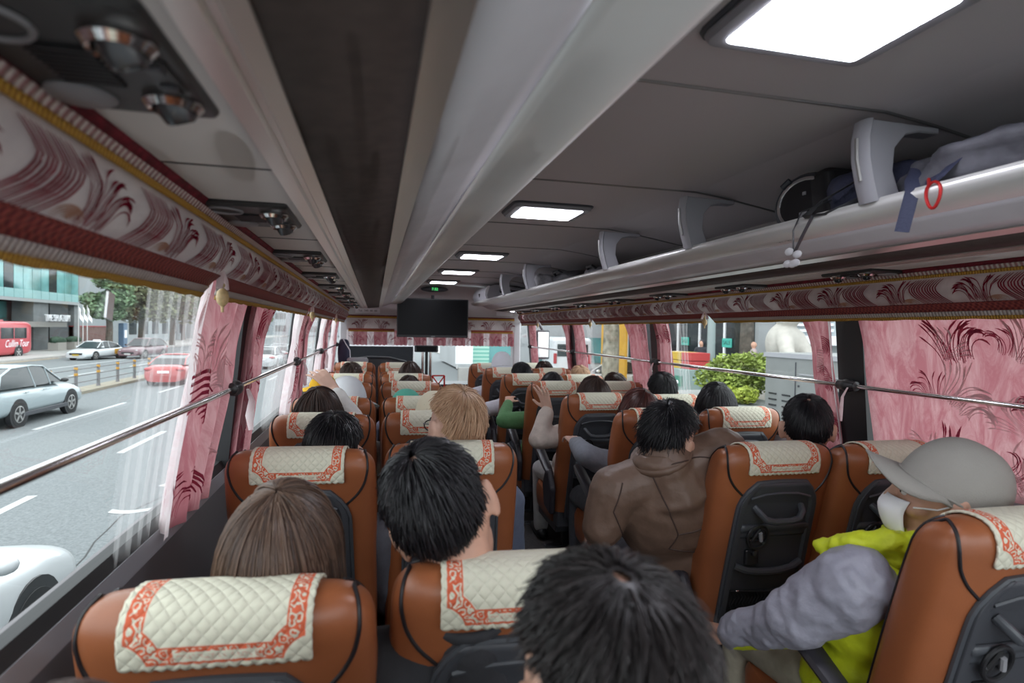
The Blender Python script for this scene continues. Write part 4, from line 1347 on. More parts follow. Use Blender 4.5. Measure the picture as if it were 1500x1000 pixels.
    if collar:
        q = MB()
        cN = H(0, -.02, -.10) * .35 + nb * .65
        pts = [cN + (rt * cos(a) * .074 * g + fw * (sin(a) * .072 * g + .006) + up * (.012 - .010 * sin(a))) for a in [2 * pi * k / 22 for k in range(23)]]
        q.tube(pts, .017 * g, 8, caps=False, flat=(.7, 1.5))
        child(q, 'collar', garment(shirt, rough, name=jname), angle=0)
    q = MB()
    q.ell(hp + Vector((0, .02, -.01)), (.178, .14, .088), 16, 10)
    for k_, a_, sx in ((knL, anL, -1), (knR, anR, 1)):
        q.cap(hp + Vector((sx * .09, .02, -.01)), k_, .092, .070, 12); q.cap(k_, a_, .068, .055, 12)
    tr = child(q, 'trousers', garment(pants, .9, name='trousers'), angle=0)
    remesh(tr, max(cvox, .014), 2)
    q = MB()
    for a_ in (anL, anR):
        q = MB(); q.cap(a_ - Vector((0, .035, .048)), a_ + Vector((0, .16, -.055)), .042, .036, 10); child(q, 'shoe', M['black'], angle=0)
    if hairp:
        hp_ = dict(hairp); mm = HAIR[hp_.pop('m')]
        hair(Hm, hs, mm, body, org, **hp_)
    return body, Hm, hs, org, child

def glasses(p, m=None):
    body, Hm, hs, org, child = p
    H = lambda x, y, z: Hm @ (Vector((x, y, z)) * hs)
    q = MB()
    for s in (-1, 1):
        q.tube([H(s * .034 + .023 * cos(a), .112, .004 + .018 * sin(a)) for a in [2 * pi * k / 16 for k in range(17)]], .0022, 6, caps=False)
        q.tube([H(s * .057, .110, .010), H(s * .080, .07, .012), H(s * .088, .0, .010), H(s * .088, -.015, -.004)], .0024, 6)
    q.tube([H(-.011, .113, .008), H(.011, .113, .008)], .002, 6)
    child(q, 'glasses', M['black'])

def hat(p, m, brim=.05, front=.05, h=1.0, name='cap', grow=.012, tilt=0.0, floppy=0.0, low=.0, lift=0.0):
    """soft crown fitted over the skull with a brim; front = visor length"""
    body, Hm, hs, org, child = p
    c0 = Vector((0, -.008, .014)); Rt = Matrix.Rotation(tilt, 3, 'X')
    H = lambda v: Hm @ ((Rt @ (v - c0) + c0) * hs)
    q = MB()
    def crown(u, v):
        a = 2 * pi * u; th = (pi / 2 + .16 + low) * v + .001
        r = SK + Vector((grow, grow, grow * 1.4))
        k = 1 + .020 * sin(a * 6 + 2) * v * v * .35
        t = Vector((r.x * sin(th) ** .82 * cos(a) * k if th < pi / 2 else r.x * cos(a) * k, r.y * (sin(th) ** .82 if th < pi / 2 else 1) * sin(a) * k, r.z * h * cos(th)))
        return H(c0 + t + Vector((0, -.10 * (t.z * 0), 0)))
    q.grid(crown, 40, 14, closed_u=True)
    o = child(q, name, m, angle=0); md = o.modifiers.new('solid', 'SOLIDIFY'); md.thickness = .003
    q = MB()
    def br(u, v):
        a = 2 * pi * u; f = max(0, sin(a)) ** 1.6
        L = brim * (1 - f) + front * f
        r = SK + Vector((grow, grow, 0))
        ca, sa = cos(a), sin(a)
        x = (r.x + L * v * (1 if f < .01 else .9)) * ca; y = (r.y + L * v) * sa
        z = -.016 - low * .09 - (.45 * L * v * v) * (1 - f) - .12 * L * v * f + floppy * sin(3 * a) * v + lift * L * v * f
        if f > .05: z += .010 - .02 * (ca * v) ** 2 * 4 * f
        return H(c0 + Vector((x, y, z)))
    if brim or front:
        q.grid(br, 48, 4, closed_u=True)
        b = child(q, 'brim', m, angle=0); md = b.modifiers.new('solid', 'SOLIDIFY'); md.thickness = .004; md.offset = 0
    q = MB()
    q.tube([crown(k / 40, .93) + (H(Vector((0, 0, 0))) - H(Vector((0, 0, 0)))) for k in range(41)], .0035, 6, caps=False)
    child(q, 'hat_band', m, angle=0)
    return o

SHORT = dict(style='short', n=2600, width=.0012)
def S(m, n=1500, seed=1, **k): d = dict(m=m, style='short', n=n, seed=seed, width=.0011 * (1 if n > 1200 else 1.7)); d.update(k); return d
def Lg(m, n=1500, seed=1, drop=.2, **k): d = dict(m=m, style='long', n=n, seed=seed, drop=drop, width=.0012 * (1 if n > 1200 else 1.8), messy=.5); d.update(k); return d

garment((.60, .68, .02), .55, bump=.8, bscale=18, name='jacket')
# -- back row, left: head at the bottom of the picture, and a crown in the corner
person('man with thinning black hair filling the bottom centre of the photo', (-.49, .06), (-.503, .53, 1.286), yaw=radians(6), pitch=.34, roll=radians(4), hs=1.02, vox=.006, shirt=(.06, .055, .06), hairp=S('black2', 5200, 3, vol=.013, messy=1.7, crown=.30, width=.0010), cvox=.012)
person('dark-haired person barely showing at the bottom left corner', (-.952, .06), (-.985, .50, 1.218), pitch=.4, hs=1.02, shirt=(.10, .09, .09), hairp=Lg('dkbrown', 900, 4, .1))
# -- first row left
person('woman with long straight brown hair in front of the nearest window seat', (-.952, .88), (-.890, 1.085, 1.236), yaw=radians(-14), pitch=.22, hs=1.06, vox=.007, shirt=(.06, .055, .06), skin='skin_pale', hairp=Lg('brown', 4200, 6, .27, flare=.10, vol=.012, width=.0013))
person('man with short black hair and bare ears behind the nearest aisle seat cover', (-.49, .90), (-.600, 1.075, 1.310), yaw=radians(-14), pitch=.22, roll=radians(-28), hs=1.085, vox=.005, shirt=(.03, .03, .035), hairp=S('black', 6500, 8, vol=.012, messy=1.1, crown=.14, width=.00105), cvox=.012)
# -- second row left
person('person with jet black hair in the left window seat of the second row', (-.952, 1.81), (-.865, 1.99, 1.228), yaw=radians(-10), pitch=.4, hs=1.05, vox=.008, shirt=(.10, .10, .12), hairp=S('black', 3200, 9, vol=.016, crown=.04, width=.0013))
p = person('man with short blond hair and dark glasses left of the aisle', (-.49, 1.84), (-.455, 1.99, 1.318), yaw=radians(22), pitch=.12, roll=radians(3), hs=1.07, vox=.006, skin='skin_pale', shirt=(.10, .12, .18), hairp=S('blond', 4200, 10, vol=.012, crown=.06, width=.0012, messy=1.3))
glasses(p)
# -- third row left
p = person('brown-haired woman raising a yellow cap, third row by the left window', (-.952, 2.53), (-.985, 2.76, 1.235), yaw=radians(-20), pitch=.3, hs=1.05, vox=.007, skin='skin_pale', shirt=(.70, .68, .66), hairp=Lg('dkbrown', 1800, 12, .16, messy=1.6, vol=.016),
           rh=(-.925, 2.92, 1.185), re=(-.80, 2.83, 1.0), rdir=(-.45, .1, .55), rnrm=(.5, -.8, .2), hand_curl=.55)
yq = MB()
def _yc(u, v):
    a = 2 * pi * u; th = 1.75 * v + .01
    return (.062 * sin(th) * cos(a) * (1 + .12 * sin(3 * a)), .030 * sin(th) * sin(a), .072 * cos(th))
yq.grid(_yc, 24, 10, closed_u=True)
yo = yq.build('cap', mat('yellow_cap_cloth', (.80, .46, .02), .8, bump=.2, bscale=120), None, angle=0); yo.location = (-.985, 2.965, 1.20); yo.rotation_euler = (.3, radians(18), .3)
_m = yo.modifiers.new('s', 'SOLIDIFY'); _m.thickness = .004
tag(yo, 'yellow cap held up in a raised hand by the left window', 'cap')
yq = MB(); yq.grid(lambda u, v: (-.03 - .055 * v, .03 * (u - .5) * 2 * (1 - .4 * v * v), -.01 - .03 * v), 10, 5); _b = yq.build('brim', bpy.data.materials['yellow_cap_cloth'], yo, angle=0); _m = _b.modifiers.new('s', 'SOLIDIFY'); _m.thickness = .004
p = person('passenger in a cream hat, third row left of the aisle', (-.49, 2.54), (-.452, 2.74, 1.215), pitch=.2, hs=1.03, shirt=(.55, .5, .45), hairp=S('dkbrown', 500, 13, vol=.001))
hat(p, mat('cream_hat_cloth', (.66, .60, .46), .9, bump=.2, bscale=200), brim=.045, front=.05)
# -- fourth row left
p = person('passenger under a white sun hat in the fourth row by the left window', (-.952, 3.12), (-.885, 3.36, 1.225), yaw=radians(25), pitch=.25, hs=1.06, shirt=(.6, .6, .62), hairp=Lg('dkbrown', 700, 14, .12, vol=.002))
hat(p, mat('white_hat_cloth', (.60, .61, .65), .9, bump=.2, bscale=200), brim=.06, front=.085, grow=.020, floppy=.006)
p = person('passenger in a green cap, fourth row left of the aisle', (-.49, 3.10), (-.555, 3.32, 1.165), pitch=.25, hs=1.04, shirt=(.5, .5, .45), hairp=S('dkbrown', 400, 15, vol=.001))
hat(p, mat('green_cap_cloth', (.10, .42, .32), .85, bump=.2, bscale=200), brim=.0, front=.07)
person('brown-haired passenger in the fifth row left of the aisle', (-.49, 3.98), (-.49, 4.2, 1.175), pitch=.2, hs=1.05, shirt=(.2, .2, .3), hairp=Lg('dkbrown', 500, 16, .15))
person('brown-haired passenger in the sixth row left of the aisle', (-.49, 4.67), (-.44, 4.9, 1.235), pitch=.2, hs=1.06, shirt=(.3, .2, .2), hairp=Lg('dkbrown', 600, 17, .15))
person('brown-haired passenger in the sixth row by the left window', (-.952, 4.67), (-.925, 4.9, 1.23), pitch=.2, hs=1.06, shirt=(.3, .3, .3), hairp=S('dkbrown', 600, 18, crown=.03))
# -- first row right: man with cap and mask
p = person('man in a grey cap, white face mask and yellow-grey jacket, nearest on the right', (.595, .92), (.655, 1.12, 1.262), yaw=radians(52), pitch=-.10, roll=radians(-3), hs=1.05, vox=.005, cvox=.009, hip=(.60, 1.26, .55), shirt=(.60, .68, .02), pants=(.42, .39, .30), jname='jacket', rough=.55,
           lh=(.268, 1.45, .622), le=(.345, 1.26, .735), ldir=(-.15, .85, -.35), lnrm=(-.5, 0, .8), rh=(.66, 1.5, .66), re=(.80, 1.30, .78), shoulders=(.59, 1.15, .945), disp=.014, dscale=.05, sh_yaw=radians(6), collar=True, hairp=S('black2', 300, 20, vol=.001), bulk=1.10, armk=.82)
capm = mat('grey_cap_cloth', (.30, .285, .26), .9, bump=.25, bscale=300, var=.05)
hat(p, capm, brim=.0, front=.078, grow=.014, h=1.04, low=-.02, lift=.04, tilt=.40)
body, Hm, hs_, org_, child = p
H = lambda x, y, z: Hm @ (Vector((x, y, z)) * hs_)
q = MB()
def mk(u, v):
    a = (u - .5) * 1.9
    return H(.076 * sin(a), .028 + .092 * cos(a) * (1 - .22 * (v - .5) ** 2 * 2) + .012 * (1 - abs(v - .35) * 1.6) * cos(a), -.012 - .088 * v)
q.grid(mk, 16, 10)
o = child(q, 'face_mask', M['paper'], angle=0); md = o.modifiers.new('solid', 'SOLIDIFY'); md.thickness = .002
q = MB()
for s in (-1, 1):
    q.tube([H(s * .066, .072, -.022), H(s * .083, .030, -.012), H(s * .092, -.012, .016), H(s * .097, -.034, -.004), H(s * .092, -.030, -.034), H(s * .082, .018, -.066), H(s * .064, .066, -.086)], .0022, 6)
child(q, 'mask_loop', M['paper'])
# grey upper sleeve panel over the yellow jacket
sleeve = garment((.30, .30, .36), .5, bump=.9, bscale=16, name='grey_nylon')
garment((.150, .092, .066), .5, bump=.7, bscale=14, name='padded_jacket')
q = MB()
sLp = Vector((.415, 1.14, .898)); el = Vector((.335, 1.255, .757)); wr = Vector((.270, 1.44, .636))
q.cap(sLp, el, .092, .076, 16); q.cap(sLp, sLp + Vector((.06, .02, -.02)), .09, .08, 16); q.cap(el, el + (wr - el) * .92, .072, .046, 16)
o = child(q, 'sleeve', sleeve, angle=0); remesh(o, .006, 2, .026, .075)
q = MB()
q.tube([Vector((.42, 1.27, .935)), Vector((.44, 1.20, .975)), Vector((.50, 1.12, 1.0)), Vector((.58, 1.08, 1.0)), Vector((.68, 1.08, 1.0))], [.022, .034, .04, .04, .03], 10, flat=(1, .75))
q.tube([Vector((.42, 1.25, .92)), Vector((.46, 1.20, .94)), Vector((.52, 1.14, .96)), Vector((.60, 1.12, .97))], [.03, .045, .05, .05], 10)
o = child(q, 'hood', garment((.60, .68, .02), .55, name='jacket'), angle=0); remesh(o, .008, 2, .018, .03)
# -- second row right: man in a brown padded jacket leaning into the aisle
p = person('man in a brown padded jacket leaning into the aisle, right side', (.612, 1.665), (.303, 1.86, 1.272), yaw=radians(-58), pitch=.12, roll=radians(8), hs=1.05, vox=.006, cvox=.009, hip=(.50, 2.0, .56), shirt=(.150, .092, .066), pants=(.05, .05, .06), rough=.5,
           shoulders=(.275, 1.83, 1.05), le=(.07, 1.90, .80), lh=(.14, 2.12, .70), re=(.50, 1.98, .80), rh=(.42, 2.2, .70), bulk=1.24, disp=.016, dscale=.09, sh_yaw=radians(-12), hairp=S('black', 4200, 22, vol=.015, messy=2.0, crown=.05, width=.0012), jname='padded_jacket')
glasses(p)
body, Hm, hs_, org_, child = p
q = MB()
cN = Vector((.272, 1.835, 1.085))
for dz, rr, th in ((-.038, .088, .020), (-.014, .080, .014)):
    q.tube([cN + Vector((rr * 1.15 * cos(a), rr * sin(a), dz + .012 * cos(a))) for a in [2 * pi * k / 24 for k in range(25)]], th, 8, caps=False, flat=(.7, 1.1))
jk_ = [c for c in C.objects if c.parent == body and c.name.startswith('padded_jacket')][0]
bpy.context.view_layer.update()
_ev = jk_.evaluated_get(bpy.context.evaluated_depsgraph_get())
def snap(pts, d=(0.12, 1, 0), n=26):
    out = []; P = [Vector(p) for p in pts]
    for i in range(n + 1):
        u = i / n * (len(P) - 1); k = min(int(u), len(P) - 2); p = P[k].lerp(P[k + 1], u - k)
        ok, loc, nn, ix = _ev.ray_cast(p - org_, Vector(d).normalized())
        if ok: out.append(loc + org_ - Vector(d).normalized() * .0005)
    return out
seamm = garment((.06, .035, .028), .7, name='jacket_seam')
for pts in ([(.12, 1.2, 1.03), (.18, 1.2, .90), (.23, 1.2, .80), (.21, 1.2, .74)], [(.23, 1.2, .80), (.34, 1.2, .83), (.50, 1.2, .86)], [(.10, 1.2, 1.02), (.20, 1.2, 1.06), (.30, 1.2, 1.075), (.45, 1.2, 1.06)], [(.21, 1.2, .74), (.34, 1.2, .72), (.48, 1.2, .72)], [(.03, 1.2, .98), (.0, 1.2, .88), (.05, 1.2, .78)]):
    sp_ = snap(pts)
    if len(sp_) > 4:
        qq = MB(); qq.tube(sp_, .0028, 6); child(qq, 'seam', seamm)
o = child(q, 'stand_collar', garment((.150, .092, .066), .5, name='padded_jacket'), angle=0)
remesh(o, .008, 2, .006, .03)
person('man with cropped dark hair in a plum top beside the right window, second row', (1.05, 1.615), (.925, 1.90, 1.292), yaw=radians(-36), pitch=.1, hs=1.06, vox=.006, shirt=(.22, .08, .08), hairp=S('black', 4200, 24, vol=.006, messy=.6, crown=.10, width=.001))
# -- third row right
person('woman with glossy auburn hair, third row right of the aisle', (.605, 2.51), (.613, 2.72, 1.225), yaw=radians(10), pitch=.15, hs=1.13, vox=.008, skin='skin_pale', shirt=(.22, .235, .27), pants=(.10, .11, .13), hairp=Lg('auburn', 2400, 26, .18, vol=.012),
       le=(.30, 2.66, .88), lh=(.33, 2.92, .90), disp=.018)
person('woman with black bobbed hair, third row by the right window', (1.07, 2.50), (1.075, 2.74, 1.255), yaw=radians(-22), pitch=.12, hs=1.12, vox=.008, shirt=(.06, .06, .07), hairp=Lg('black', 2200, 27, .14, flare=.25))
# -- fourth row right
person('woman with dark brown hair raising a hand beside the aisle, fourth row right', (.565, 3.18), (.627, 3.40, 1.235), yaw=radians(10), pitch=.2, hs=1.12, vox=.0055, skin='skin_pale', shirt=(.62, .54, .48), pants=(.5, .5, .5), hairp=Lg('dkbrown', 1800, 28, .16),
       le=(.235, 3.30, .84), lh=(.305, 3.34, 1.02), ldir=(-.35, -.15, .92), lnrm=(.7, .6, .2), hand_curl=.22, disp=.018, bulk=1.05)
person('person with black hair by the right window, fourth row', (.995, 3.06), (1.115, 3.42, 1.258), yaw=radians(-18), pitch=.12, hs=1.1, vox=.008, shirt=(.07, .07, .09), hairp=S('black', 1800, 29, vol=.014, crown=.05))
# -- further rows right
person('passenger in a green top whose sleeve shows in the aisle, fifth row right', (.557, 3.95), (.60, 4.18, 1.20), pitch=.25, hs=1.08, shirt=(.09, .22, .09), hairp=Lg('black', 600, 30, .15), le=(.20, 4.10, .83), lh=(.30, 4.38, .93))
person('passenger with dark hair by the right window, fifth row', (1.01, 3.92), (1.10, 4.15, 1.20), pitch=.2, hs=1.06, shirt=(.1, .1, .12), hairp=S('dkbrown', 700, 31))
person('passenger with black hair in a pale top, sixth row right of the aisle', (.52, 4.66), (.535, 4.9, 1.235), pitch=.15, hs=1.08, shirt=(.62, .62, .68), hairp=S('black', 800, 32, crown=.03), le=(.18, 4.85, .80), lh=(.30, 5.1, .75))
person('passenger with light brown hair by the right window, sixth row', (.965, 4.56), (1.05, 4.8, 1.215), pitch=.15, hs=1.05, shirt=(.2, .15, .1), hairp=S('blond', 500, 33))
p = person('passenger in a white sun hat, seventh row right of the aisle', (.51, 5.44), (.53, 5.68, 1.285), pitch=.15, hs=1.10, shirt=(.6, .62, .68), hairp=S('dkbrown', 300, 34, vol=.001), le=(.2, 5.6, .85), lh=(.3, 5.9, .8))
hat(p, bpy.data.materials['white_hat_cloth'], brim=.05, front=.06, grow=.018)
person('dark-haired passenger by the right window, seventh row', (.96, 5.36), (.955, 5.6, 1.21), pitch=.15, hs=1.06, shirt=(.1, .1, .1), hairp=S('dkbrown', 400, 35))
# ================================================================== LUGGAGE ON THE RIGHT RACK
def soft(q, c, r, n=24, m=16, e=.55, seed=0, lump=.05, rot=None):
    """soft rounded-box lump"""
    rr = random.Random(seed); ph = [rr.uniform(0, 6.28) for _ in range(6)]
    def f(u, v):
        a = 2 * pi * u; b = pi * v
        sp = lambda t: math.copysign(abs(t) ** e, t)
        k = 1 + lump * (sin(3 * a + ph[0]) * sin(2 * b + ph[1]) + .6 * sin(7 * a + ph[2] + 3 * b) * sin(b))
        p = Vector((r[0] * sp(sin(b)) * sp(cos(a)) * k, r[1] * sp(sin(b)) * sp(sin(a)) * k, r[2] * sp(cos(b)) * k))
        if rot is not None: p = rot @ p
        return p + Vector(c)
    q.grid(f, n, m, closed_u=True); return q
bagA = mat('grey_ripstop', (.12, .12, .14), .6, var=.5, vscale=12, bump=.4, bscale=40)
navy = mat('navy_webbing', (.045, .052, .10), .7, bump=.3, bscale=200)
silver = mat('silver_rim', (.75, .74, .74), .18, metal=1.0)
redm = mat('red_anodised', (.55, .02, .02), .3, metal=.3)
t = thing('backpack', 'grey backpack with a red carabiner lying on the right rack', 'backpack', (.68, .93, 1.815))
q = MB(); soft(q, (0, 0, .062), (.21, .23, .064), 60, 30, .6, 3, .12, rot=Euler((0, radians(-4), radians(12))).to_matrix()); o = q.build('main_bag', bagA, t, angle=0)
md = o.modifiers.new('d', 'DISPLACE'); tx = bpy.data.textures.new('crumple', 'CLOUDS'); tx.noise_scale = .045; md.texture = tx; md.strength = .045
q = MB(); soft(q, (-.11, .10, .055), (.085, .10, .05), 20, 12, .6, 5, .10); q.build('front_pocket', bagA, t, angle=0)
q = MB(); q.tube([(-.16, .17, .10), (-.20, .14, .07), (-.235, .12, .04), (-.255, .10, .01), (-.266, .10, -.03), (-.270, .11, -.08)], .011, 8, flat=(1.3, .25)); q.build('strap', navy, t)
q = MB(); q.tube([(-.14, .02, .12), (-.20, .03, .08), (-.235, .05, .035), (-.23, .09, .02), (-.19, .12, .05)], .011, 8, flat=(1.3, .25)); q.build('strap', navy, t)
q = MB(); c = Vector((-.262, .045, -.012)); q.tube([c + Vector((0, .016 * cos(a) * (1 + .25 * sin(a)), .028 * sin(a))) for a in [2 * pi * k / 18 for k in range(19)]], .0035, 8, caps=False); q.tube([c + Vector((0, .010, .024)), c + Vector((.01, .02, .04))], .0035, 6); q.build('carabiner', redm, t)

t = thing('round_case', 'black case with a round silver-rimmed opening on the right rack', 'bag', (.69, 1.49, 1.815))
q = MB(); q.rbox((0, 0, .085), (.30, .19, .17), .03, rot=Euler((radians(-8), 0, 0)).to_matrix()); q.build('shell', M['black'], t)
rot = Euler((0, radians(-90), radians(28))).to_matrix()
c = Vector((-.158, -.005, .086)); n_ = Vector((-.94, -.33, .05)).normalized(); e1 = n_.cross(Vector((0, 0, 1))).normalized(); e2 = e1.cross(n_)
q = MB(); q.tube([c + e1 * (.083 * cos(a)) + e2 * (.076 * sin(a)) for a in [2 * pi * k / 28 for k in range(29)]], .006, 8, caps=False); q.build('rim', silver, t)
q = MB(); q.tube([c - n_ * .012 + e1 * (.094 * cos(a)) + e2 * (.087 * sin(a)) for a in [2 * pi * k / 28 for k in range(29)]], .009, 8, caps=False); q.build('collar', M['dkgrey'], t)
q = MB(); q.lathe([(.078, 0), (.06, -.012), (.02, -.016), (.001, -.016)], c, 24, axis=n_); q.build('opening', M['black'], t)
q = MB(); p = c + n_ * .004 + e2 * .03; q.box(p, (.004, .012, .010)); q.box(c + n_ * .004 - e2 * .035, (.004, .03, .018)); q.build('label', M['midgrey'], t)
q = MB(); q.tube([c + e1 * .05 + e2 * .08, c + e1 * .075 + e2 * .062], .010, 8); q.build('latch', M['dkgrey'], t)

t = thing('drawstring_bag', 'navy drawstring bag with straps and a white bow hanging over the rack edge', 'bag', (.59, 1.215, 1.825))
q = MB(); soft(q, (.04, .06, .065), (.13, .13, .07), 30, 16, .7, 9, .12); q.build('pouch', navy, t, angle=0)
q = MB(); q.tube([(-.05, -.02, .10), (-.12, .02, .075), (-.165, .08, .035), (-.175, .13, .0), (-.165, .06, -.005), (-.12, -.03, .03)], .013, 8, flat=(1.2, .2)); q.build('strap', M['dkgrey2'], t)
q = MB(); q.tube([(-.10, .12, .05), (-.165, .155, .02), (-.182, .165, -.03), (-.180, .165, -.085)], .006, 8, flat=(1.4, .3)); q.tube([(-.175, .10, .0), (-.184, .125, -.05), (-.182, .155, -.09)], .006, 8, flat=(1.4, .3)); q.build('strap', M['dkgrey2'], t)
q = MB()
for dy, dz in ((-.018, -.005), (.014, .006), (.0, -.03), (-.012, -.028), (.02, -.028)):
    q.ell((-.186, .160 + dy, -.095 + dz), (.005, .017, .011), 10, 8)
q.build('bow', M['paper'], t)

def lump_bag(name, label, loc, r, m, seed, e=.6):
    q = MB(); soft(q, (0, 0, r[2]), r, 26, 14, e, seed, .08)
    o = q.build(name, m, None, loc=loc, angle=0); tag(o, label, 'bag'); 
    h = MB(); h.tube([(-r[0] * .8, -r[1] * .4, r[2] * 1.3), (-r[0] * 1.08, -r[1] * .2, r[2] * 1.9), (-r[0] * 1.08, r[1] * .2, r[2] * 1.9), (-r[0] * .8, r[1] * .4, r[2] * 1.3)], .010, 8); h.build('handle', M['black'], o)
    return o
lump_bag('tote_bag', 'white and black tote bag against the far bracket on the right rack', (.60, 4.55, 1.815), (.10, .16, .075), mat('pale_canvas', (.6, .6, .63), .8, var=.5, vscale=14), 4)
lump_bag('duffel_bag', 'black duffel bag on the right rack beyond the wall vents', (.72, 3.95, 1.81), (.17, .28, .062), mat('black_nylon', (.02, .02, .024), .6, bump=.3), 5)
lump_bag('duffel_bag', 'grey holdall on the right rack beside the black duffel', (.74, 3.42, 1.81), (.14, .20, .055), bagA, 6)
lump_bag('shoulder_bag', 'small black bag beside the grey end cabinet on the right rack', (.62, 5.65, 1.815), (.11, .2, .045), M['black'], 7)

# paper tag stuck on the left window
o = MB().box((0, 0, 0), (.004, .026, .050), rot=Euler((radians(-12), 0, 0)).to_matrix()).build('paper_tag', M['paper'], smooth=False); o.location = (gx(1.535) * -1 + .006, 1.205, 1.532)
tag(o, 'white paper tag stuck at the top of the nearest left window', 'tag')

# ================================================================== DRIVER'S END
t = thing('dashboard', 'black dashboard with a raised rounded hood behind the first seats', 'dashboard', (-.62, 7.36, .55))
q = MB(); q.prism([(-.52, 0), (-.52, .44), (-.44, .545), (-.2, .585), (.05, .58), (.26, .53), (.38, .43), (.40, 0)], -.10, .16, 'y'); q.build('hood', M['dkgrey'], t, bevel=.02)
q = MB(); q.tube([(-.52, -.11, .44), (-.44, -.11, .545), (-.2, -.11, .585), (.05, -.11, .58), (.26, -.11, .53), (.38, -.11, .43)], .016, 8); q.build('edge_roll', M['dkgrey2'], t)
t = thing('driver_jacket', 'navy uniform jacket with a white strap hanging beside the driver', 'jacket', (-1.10, 7.15, 1.2))
q = MB(); soft(q, (0, 0, .0), (.07, .09, .15), 20, 14, .7, 11, .1); q.build('cloth', navy, t, angle=0)
q = MB(); q.tube([(.0, -.12, .155), (.03, -.125, .10), (.075, -.13, .03), (.08, -.13, -.06)], .016, 8, flat=(1.2, .3)); q.build('strap', M['paper'], t)
t = thing('driver_chair', 'grey driver seat headrest by the left pillar', 'seat', (-.93, 6.86, .0))
q = MB(); q.rbox((.0, 0, .66), (.40, .12, .62), .05); q.box((0, .25, .22), (.42, .44, .44)); q.build('backrest', M['dkgrey'], t)
q = MB(); q.rbox((0, 0, 1.07), (.24, .09, .16), .04); q.build('headrest', M['midgrey'], t)
t = thing('mirror', 'dark rounded interior mirror under the front curtain', 'mirror', (-.10, 7.28, 1.245))
q = MB(); q.rbox((0, 0, 0), (.30, .05, .085), .022); q.build('housing', M['dkgrey2'], t)
q = MB(); q.box((0, -.0265, 0), (.25, .003, .06)); q.build('glass', M['screen'], t, smooth=False)
t = thing('grab_poles', 'pair of upright chrome grab poles beside the dashboard', 'pole', (-.10, 7.28, .0))
for x in (-.045, .055):
    q = MB(); q.tube([(x, .02, .0), (x, .02, 1.23)], .017, 12); q.build('pole', M['chrome'], t)
q = MB(); q.box((.005, .03, .62), (.035, .03, 1.2)); q.build('wiper_post', M['black'], t)
t = thing('folding_cart', 'red folding cart frame standing beside the front left seats', 'cart', (.02, 6.95, .0))
q = MB()
for x in (-.075, .075): q.tube([(x, 0, .02), (x, .0, .93)], .010, 8)
for z in (.25, .5, .75, .93): q.tube([(-.075, 0, z), (.075, 0, z)], .009, 8)
for z in (.5, .72): q.tube([(-.075, -.01, z), (.075, -.01, z + .21)], .008, 8); q.tube([(.075, -.01, z), (-.075, -.01, z + .21)], .008, 8)
q.build('frame', redm, t)
for x in (-.09, .09):
    q = MB(); q.lathe([(.05, -.015), (.055, -.01), (.055, .01), (.05, .015)], (x, .03, .055), 16, axis=(1, 0, 0)); q.build('wheel', M['black'], t)
t = thing('door_mirror', 'tall dark outside mirror seen through the front door', 'mirror', (1.62, 7.9, 1.30))
q = MB(); q.rbox((0, 0, 0), (.20, .09, .42), .03); q.build('housing', M['dkgrey'], t)
q = MB(); q.rbox((0, -.045, 0), (.16, .006, .36), .02); q.build('glass', M['chrome'], t)
q = MB(); q.tube([(0, 0, .2), (-.1, -.05, .34), (-.3, -.1, .36)], .018, 8); q.build('arm', M['dkgrey'], t)

# ================================================================== STREET
_mat0 = mat
def mat(name, col, *a, **k):
    if k.get('col2'): k['col2'] = tuple(c * .72 for c in k['col2'])
    return _mat0(name, tuple(c * .72 for c in col), *a, **k)
asph = mat('asphalt', (.20, .222, .23), .9, var=.20, vscale=30.0, bump=.6, bscale=40)
_t = asph.node_tree
GZ = -1.45
ground = MB().box((0, 60, GZ - .1), (400, 400, .2)).build('ground', asph, smooth=False); struct(ground)
paint = mat('road_paint', (.62, .64, .64), .8, var=.08, vscale=6)
ypaint = mat('yellow_paint', (.62, .42, .16), .8, var=.1, vscale=6)
def mark(x0, x1, y0, y1, m=None):
    q = MB(); q.box(((x0 + x1) / 2, (y0 + y1) / 2, GZ + .004), (abs(x1 - x0), abs(y1 - y0), .008)); q.build('lane_marking', m or paint, ground, smooth=False)
for k in range(-3, 14): mark(-9.70, -9.84, 18.1 + 9.2 * k, 23.9 + 9.2 * k)
for k in range(-1, 12): mark(-6.27, -6.42, 14.6 + 6.2 * k, 17.4 + 6.2 * k)
mark(-12.48, -12.62, -20, 120, ypaint); mark(-13.3, -13.44, -20, 120, ypaint)
for k in range(0, 12): mark(-17.0, -17.15, 20 + 8 * k, 24 + 8 * k)
mark(-20.6, -20.75, 0, 120); mark(-26.0, -25.9, 20, 54, ypaint)
# painted arrow in the bus lane
q = MB(); q.add([(-4.05, 11.3, GZ + .006), (-4.55, 11.5, GZ + .006), (-4.15, 12.3, GZ + .006)], [(0, 1, 2)])
q.grid(lambda u, v: (-4.75 + .85 * u, 9.9 + .9 * (u - .35) ** 2 + .17 * v, GZ + .006), 12, 1); q.build('lane_marking', paint, ground, smooth=False)
q = MB()
r_ = random.Random(5); pts = [(-4.35 + .12 * sin(k * .9) + r_.uniform(-.05, .05), 6.5 + .55 * k, GZ + .002) for k in range(16)]
q.tube(pts, .012, 4, flat=(1, .3)); q.build('crack', M['blackrub'], ground)
walk = mat('pavement', (.50, .49, .47), .9, var=.1, vscale=2)
kerb = MB().box((48, 60, -1.37), (83, 400, .18)).build('path_right', walk, smooth=False); struct(kerb)   # pavement by the shops
kerb2 = MB().box((-126, 60, -1.36), (200, 400, .2)).build('path_left', walk, smooth=False); struct(kerb2)

